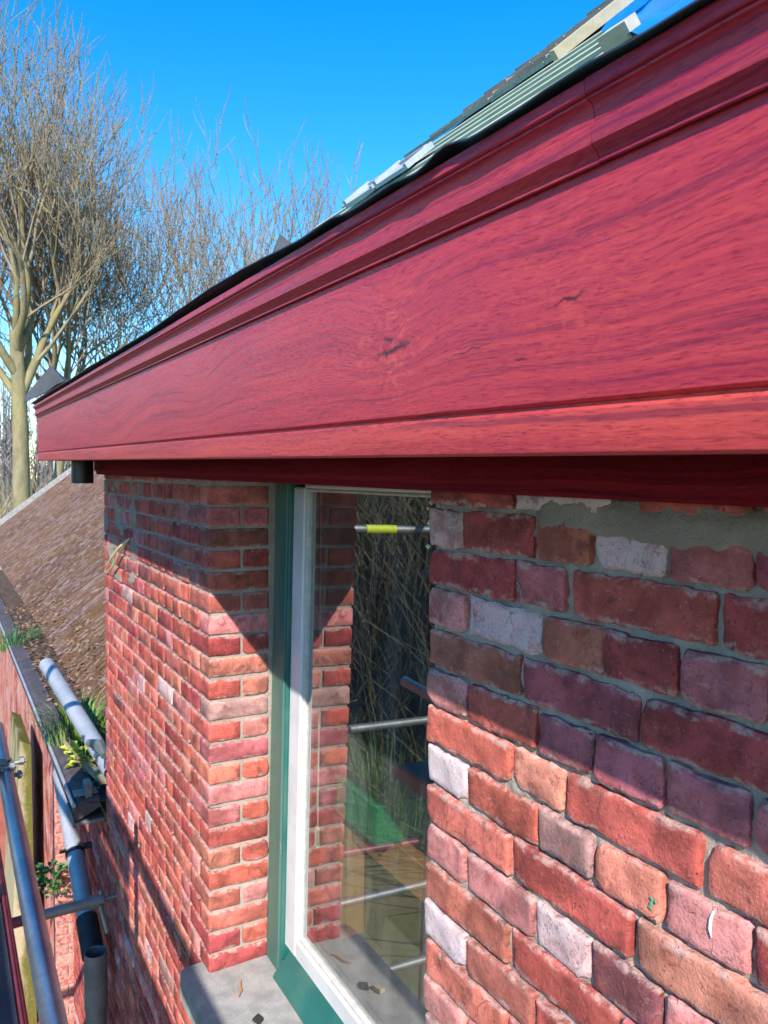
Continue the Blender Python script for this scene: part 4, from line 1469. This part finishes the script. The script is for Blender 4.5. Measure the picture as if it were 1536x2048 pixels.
# wall tie
tubeobj((-4.40, -.43, -2.283), (-4.40, -.105, -2.275), 'steel_dull', .027, 'wall_tie', 'dull grey end of the wall tie')
tubeobj((-4.40, -1.40, -2.32), (-4.40, -.4305, -2.2832), 'maroon', .027, 'wall_tie', 'maroon painted length of the wall tie')
b = MB(); b.pipe((-4.40, -.13, -2.276), (-4.40, -.07, -2.275), .036, .008, 16); b.tube([(-4.40, -.08, -2.33), (-4.40, -.08, -2.22)], .012, 8); b.tube([(-4.36, -.09, -2.28), (-4.33, -.06, -2.42)], .012, 8)
b.tube([(-4.40, -.08, -2.275), (-4.38, .004, -2.26)], .007, 8); b.build('coupler', M['steel_dull'], sc, autosmooth=40)


def coupler(x, y, z, ax='x'):
    b = MB()
    if ax == 'x': b.pipe((x - .03, y, z), (x + .03, y, z), .033, .008, 16)
    else: b.pipe((x, y, z - .03), (x, y, z + .03), .033, .008, 16)
    b.tube([(x, y + .03, z + .02), (x, y + .075, z + .025)], .0075, 6); b.tube([(x, y + .055, z + .025), (x, y + .070, z + .025)], .014, 6)
    b.tube([(x, y + .03, z - .02), (x, y + .065, z - .02)], .0075, 6); b.tube([(x, y + .05, z - .02), (x, y + .062, z - .02)], .014, 6)
    for s_ in (-.018, .018):
        b.tube([(x + s_, y + .028, z + .03), (x + s_, y + .045, z), (x + s_, y + .028, z - .03)], .008, 6)
    b.build('coupler', M['steel_dull'], sc, autosmooth=40)


coupler(-2.86, -.672, -.985, 'z'); coupler(-2.90, -.64, -.985); coupler(-2.86, -.672, -1.66, 'z'); coupler(-2.86, -.672, -1.95, 'z')
# deck boards with a maroon toe edge
for i in range(3):
    b = MB(); b.box(-3.42, 1.9, -.86 - i * .225, -.645 - i * .225, -1.445, -1.40, bev=.004); b.build('deck_board', M['deck'], sc)
b = MB()
for j, (y, z) in enumerate(((-.640, -1.392), (-.633, -1.398), (-.628, -1.404))):
    b.tube([(-3.42, y, z), (1.9, y, z)], .0045, 8)
b.box(-3.42, 1.9, -.644, -.626, -1.46, -1.405, bev=.002)
b.build('toe_edge', M['maroon'], sc, autosmooth=40)
for (z0, z1) in ((-1.32, -.97), (-.94, -.62), (-.60, -.26), (-.20, .06)):  # unseen boards, added to throw the shadow on the lower far pier
    b = MB(); b.box(-3.12, -1.93, -1.40, -1.37, z0, z1, bev=.003); b.build('shadow_board', M['board'], sc)

# ------------------------------------------------------------------ bare trees
def make_tree(name, label, base, height, r0_, seed, lean_=(0, 0), fork=.33, spread=.55, limbs=5, levels=5, bark='bark', twigs='twig', group=None, dens=1.0):
    q = random.Random(seed)
    root = thing(name, label, 'tree', base, group)
    tr = MB(); cr = MB()
    B = Vector(base)

    def branch(p, d, L, r, lev, first=False):
        # one curved limb with side shoots
        n_ = 5 if lev < 2 else (4 if lev < 4 else 3)
        pts = [p.copy()]; rads = [r]
        dd = d.copy()
        end_r = r * (.66 if lev == 0 else .5)
        for i in range(n_):
            wob = .035 if lev == 0 else .24
            dd = (dd + Vector((q.uniform(-wob, wob), q.uniform(-wob, wob), q.uniform(-.04, .14 + .05 * lev)))).normalized()
            p = p + dd * (L / n_)
            pts.append(p.copy()); rads.append(r + (end_r - r) * (i + 1) / n_)
        (tr if lev < 2 else cr).tube(pts, rads, 9 if lev == 0 else (6 if lev < 2 else (4 if lev < 3 else 3)), caps=False)
        if lev >= levels: return
        # children
        if lev == 0:
            kids = limbs
        else:
            kids = int((4.8 if lev < 2 else (3.8 if lev < 3 else 2.5)) * dens + q.random())
        for i in range(kids):
            f = q.uniform(.30, 1.0) if lev > 0 else q.uniform(.72, 1.0)
            if i == 0: f = 1.0
            k_ = min(n_ - 1, int(f * n_)); fr_ = f * n_ - k_
            bp = pts[k_].lerp(pts[k_ + 1], min(1, fr_)) if k_ < n_ else pts[-1]
            td = (pts[min(k_ + 1, n_)] - pts[k_]).normalized()
            a = (i / kids) * 6.283 + q.uniform(-.6, .6)
            side = Vector((math.cos(a), math.sin(a), 0)); side = (side - td * side.dot(td)).normalized()
            ang = q.uniform(.55, 1.0) * spread * (1.0 if lev else 1.15)
            if i == 0 and lev > 0: ang *= .35
            nd = (td * math.cos(ang) + side * math.sin(ang)); nd.z += .10; nd.normalize()
            cl = L * q.uniform(.55, .82) if lev else height * q.uniform(.23, .31)
            rr_ = rads[min(k_ + 1, n_)] * q.uniform(.50, .75)
            branch(bp, nd, cl, max(rr_, .016), lev + 1)

    branch(B, Vector((lean_[0], lean_[1], 1)).normalized(), height * fork, r0_, 0)
    tr.build('trunk', M[bark], root, smooth=True)
    cr.build('crown', M[twigs], root, smooth=True)
    return root


GT = 'bare trees beyond the outbuilding'
make_tree('tree', 'biggest bare tree at the left edge, with a thick yellow lichened trunk', (-30, 1.75, GZ), 15.2, .33, 90, (0, -.01), .60, .62, 9, 5, 'bark_moss', group=GT, dens=1.16)
make_tree('tree', 'bare tree just right of the biggest one, its slimmer trunk forking low', (-32, 2.75, GZ), 16.0, .22, 34, (0, .06), .46, .74, 8, 5, 'bark_moss', group=GT, dens=1.15)
make_tree('tree', 'bare tree leaning right above the far gutter corner', (-33, 4.6, GZ), 15.6, .19, 47, (0, .12), .38, .74, 6, 5, 'bark', group=GT)
make_tree('tree', 'lower bare tree rising behind the middle of the red gutter', (-34, 8.2, GZ), 16.0, .19, 52, (0, .04), .46, .78, 7, 5, 'bark', group=GT, dens=1.1)
make_tree('tree', 'rightmost bare tree with sparse curling twigs against the blue sky', (-31, 11.0, GZ), 15.0, .17, 68, (0, .05), .48, .85, 7, 5, 'bark', group=GT, dens=.95)
make_tree('birch', 'thin white birch trunk between the bare trees', (-38, 3.7, GZ), 19, .12, 77, (0, .02), .62, .35, 5, 4, 'birch', group=GT)
make_tree('birch', 'thin white birch at the very left edge', (-36, .6, GZ), 15, .10, 78, (0, .0), .62, .35, 5, 4, 'birch', group=GT)

# far scrub behind the trees
sb = MB(); q = random.Random(9)
for i in range(2600):
    y = q.uniform(-12, 30); x = -46 + q.uniform(-5, 5)
    p = Vector((x, y, GZ + q.uniform(0, 1.0))); d = Vector((q.uniform(-.5, .5), q.uniform(-.6, .6), 1)).normalized(); L = q.uniform(1.5, 4.2)
    sb.tube([p, p + d * L * .5, p + d * L + Vector((0, q.uniform(-.4, .4), 0))], [.03, .02, .008], 3, caps=False)
o = sb.build('scrub', M['dry_stem']); tag(o, 'brown leafless scrub along the field edge behind the trees', 'scrub', kind='stuff')

fw = MB(); q = random.Random(29)
for i in range(1500):
    y = q.uniform(-30, 60); x = -78 + q.uniform(-12, 12); h = q.uniform(7, 15)
    p = Vector((x, y, GZ)); r_ = q.uniform(.06, .16)
    top = p + Vector((q.uniform(-.8, .8), q.uniform(-.8, .8), h))
    fw.tube([p, p.lerp(top, .5) + Vector((0, q.uniform(-.3, .3), 0)), top], [r_, r_ * .6, .02], 3, caps=False)
    for k in range(9):
        f = q.uniform(.25, .95); a = p.lerp(top, f); L = h * .22 * (1.2 - f)
        d = Vector((q.uniform(-.6, .6), q.uniform(-1, 1), q.uniform(.5, 1.1))).normalized()
        fw.tube([a, a + d * L + Vector((0, 0, L * .2))], [.035, .012], 3, caps=False)
o = fw.build('wood', M['far_twig']); tag(o, 'far off leafless wood along the horizon behind the trees', 'wood', kind='stuff')

# thicket across the yard, which the window glass mirrors
bk = MB()
P = []
for j in range(8):
    for i in range(30):
        x = -20 + 17.0 * i / 29; y = -4.6 - .5 * j
        P.append((x, y, GZ + .62 * j + .3 * mnoise.noise(Vector((x * .6, y * .8, 0)))))
bk.grid(P, 30, 8)
o = bk.build('bank', M['earth'], smooth=True); tag(o, None, None, kind='structure')
th = MB(); q = random.Random(15)
for i in range(1500):
    x = q.uniform(-19, -5); y = q.uniform(-7.5, -4.0); z = GZ + max(0, (-4.6 - y) * 1.24)
    p = Vector((x, y, z)); pts = [p]; d = Vector((q.uniform(-.6, .6), q.uniform(-.5, .6), 1)).normalized(); L = q.uniform(.8, 2.6)
    for k in range(3):
        d = (d + Vector((q.uniform(-.35, .35), q.uniform(-.35, .35), q.uniform(-.35, .1)))).normalized()
        pts.append(pts[-1] + d * L / 3)
    th.tube(pts, [.014, .011, .008, .004], 3, caps=False)
o = th.build('thicket', M['thicket_stem']); tag(o, 'tangle of bare brown stems on the bank, seen mirrored in the window', 'thicket', kind='stuff')
o = tuft(-8.6, -3.6, GZ + .25, 420, 2.2, 1.05, 14, .9).build('grass_tuft', M['blade']); tag(o, 'long green grass at the foot of the stem thicket, mirrored in the window', 'grass', kind='stuff')
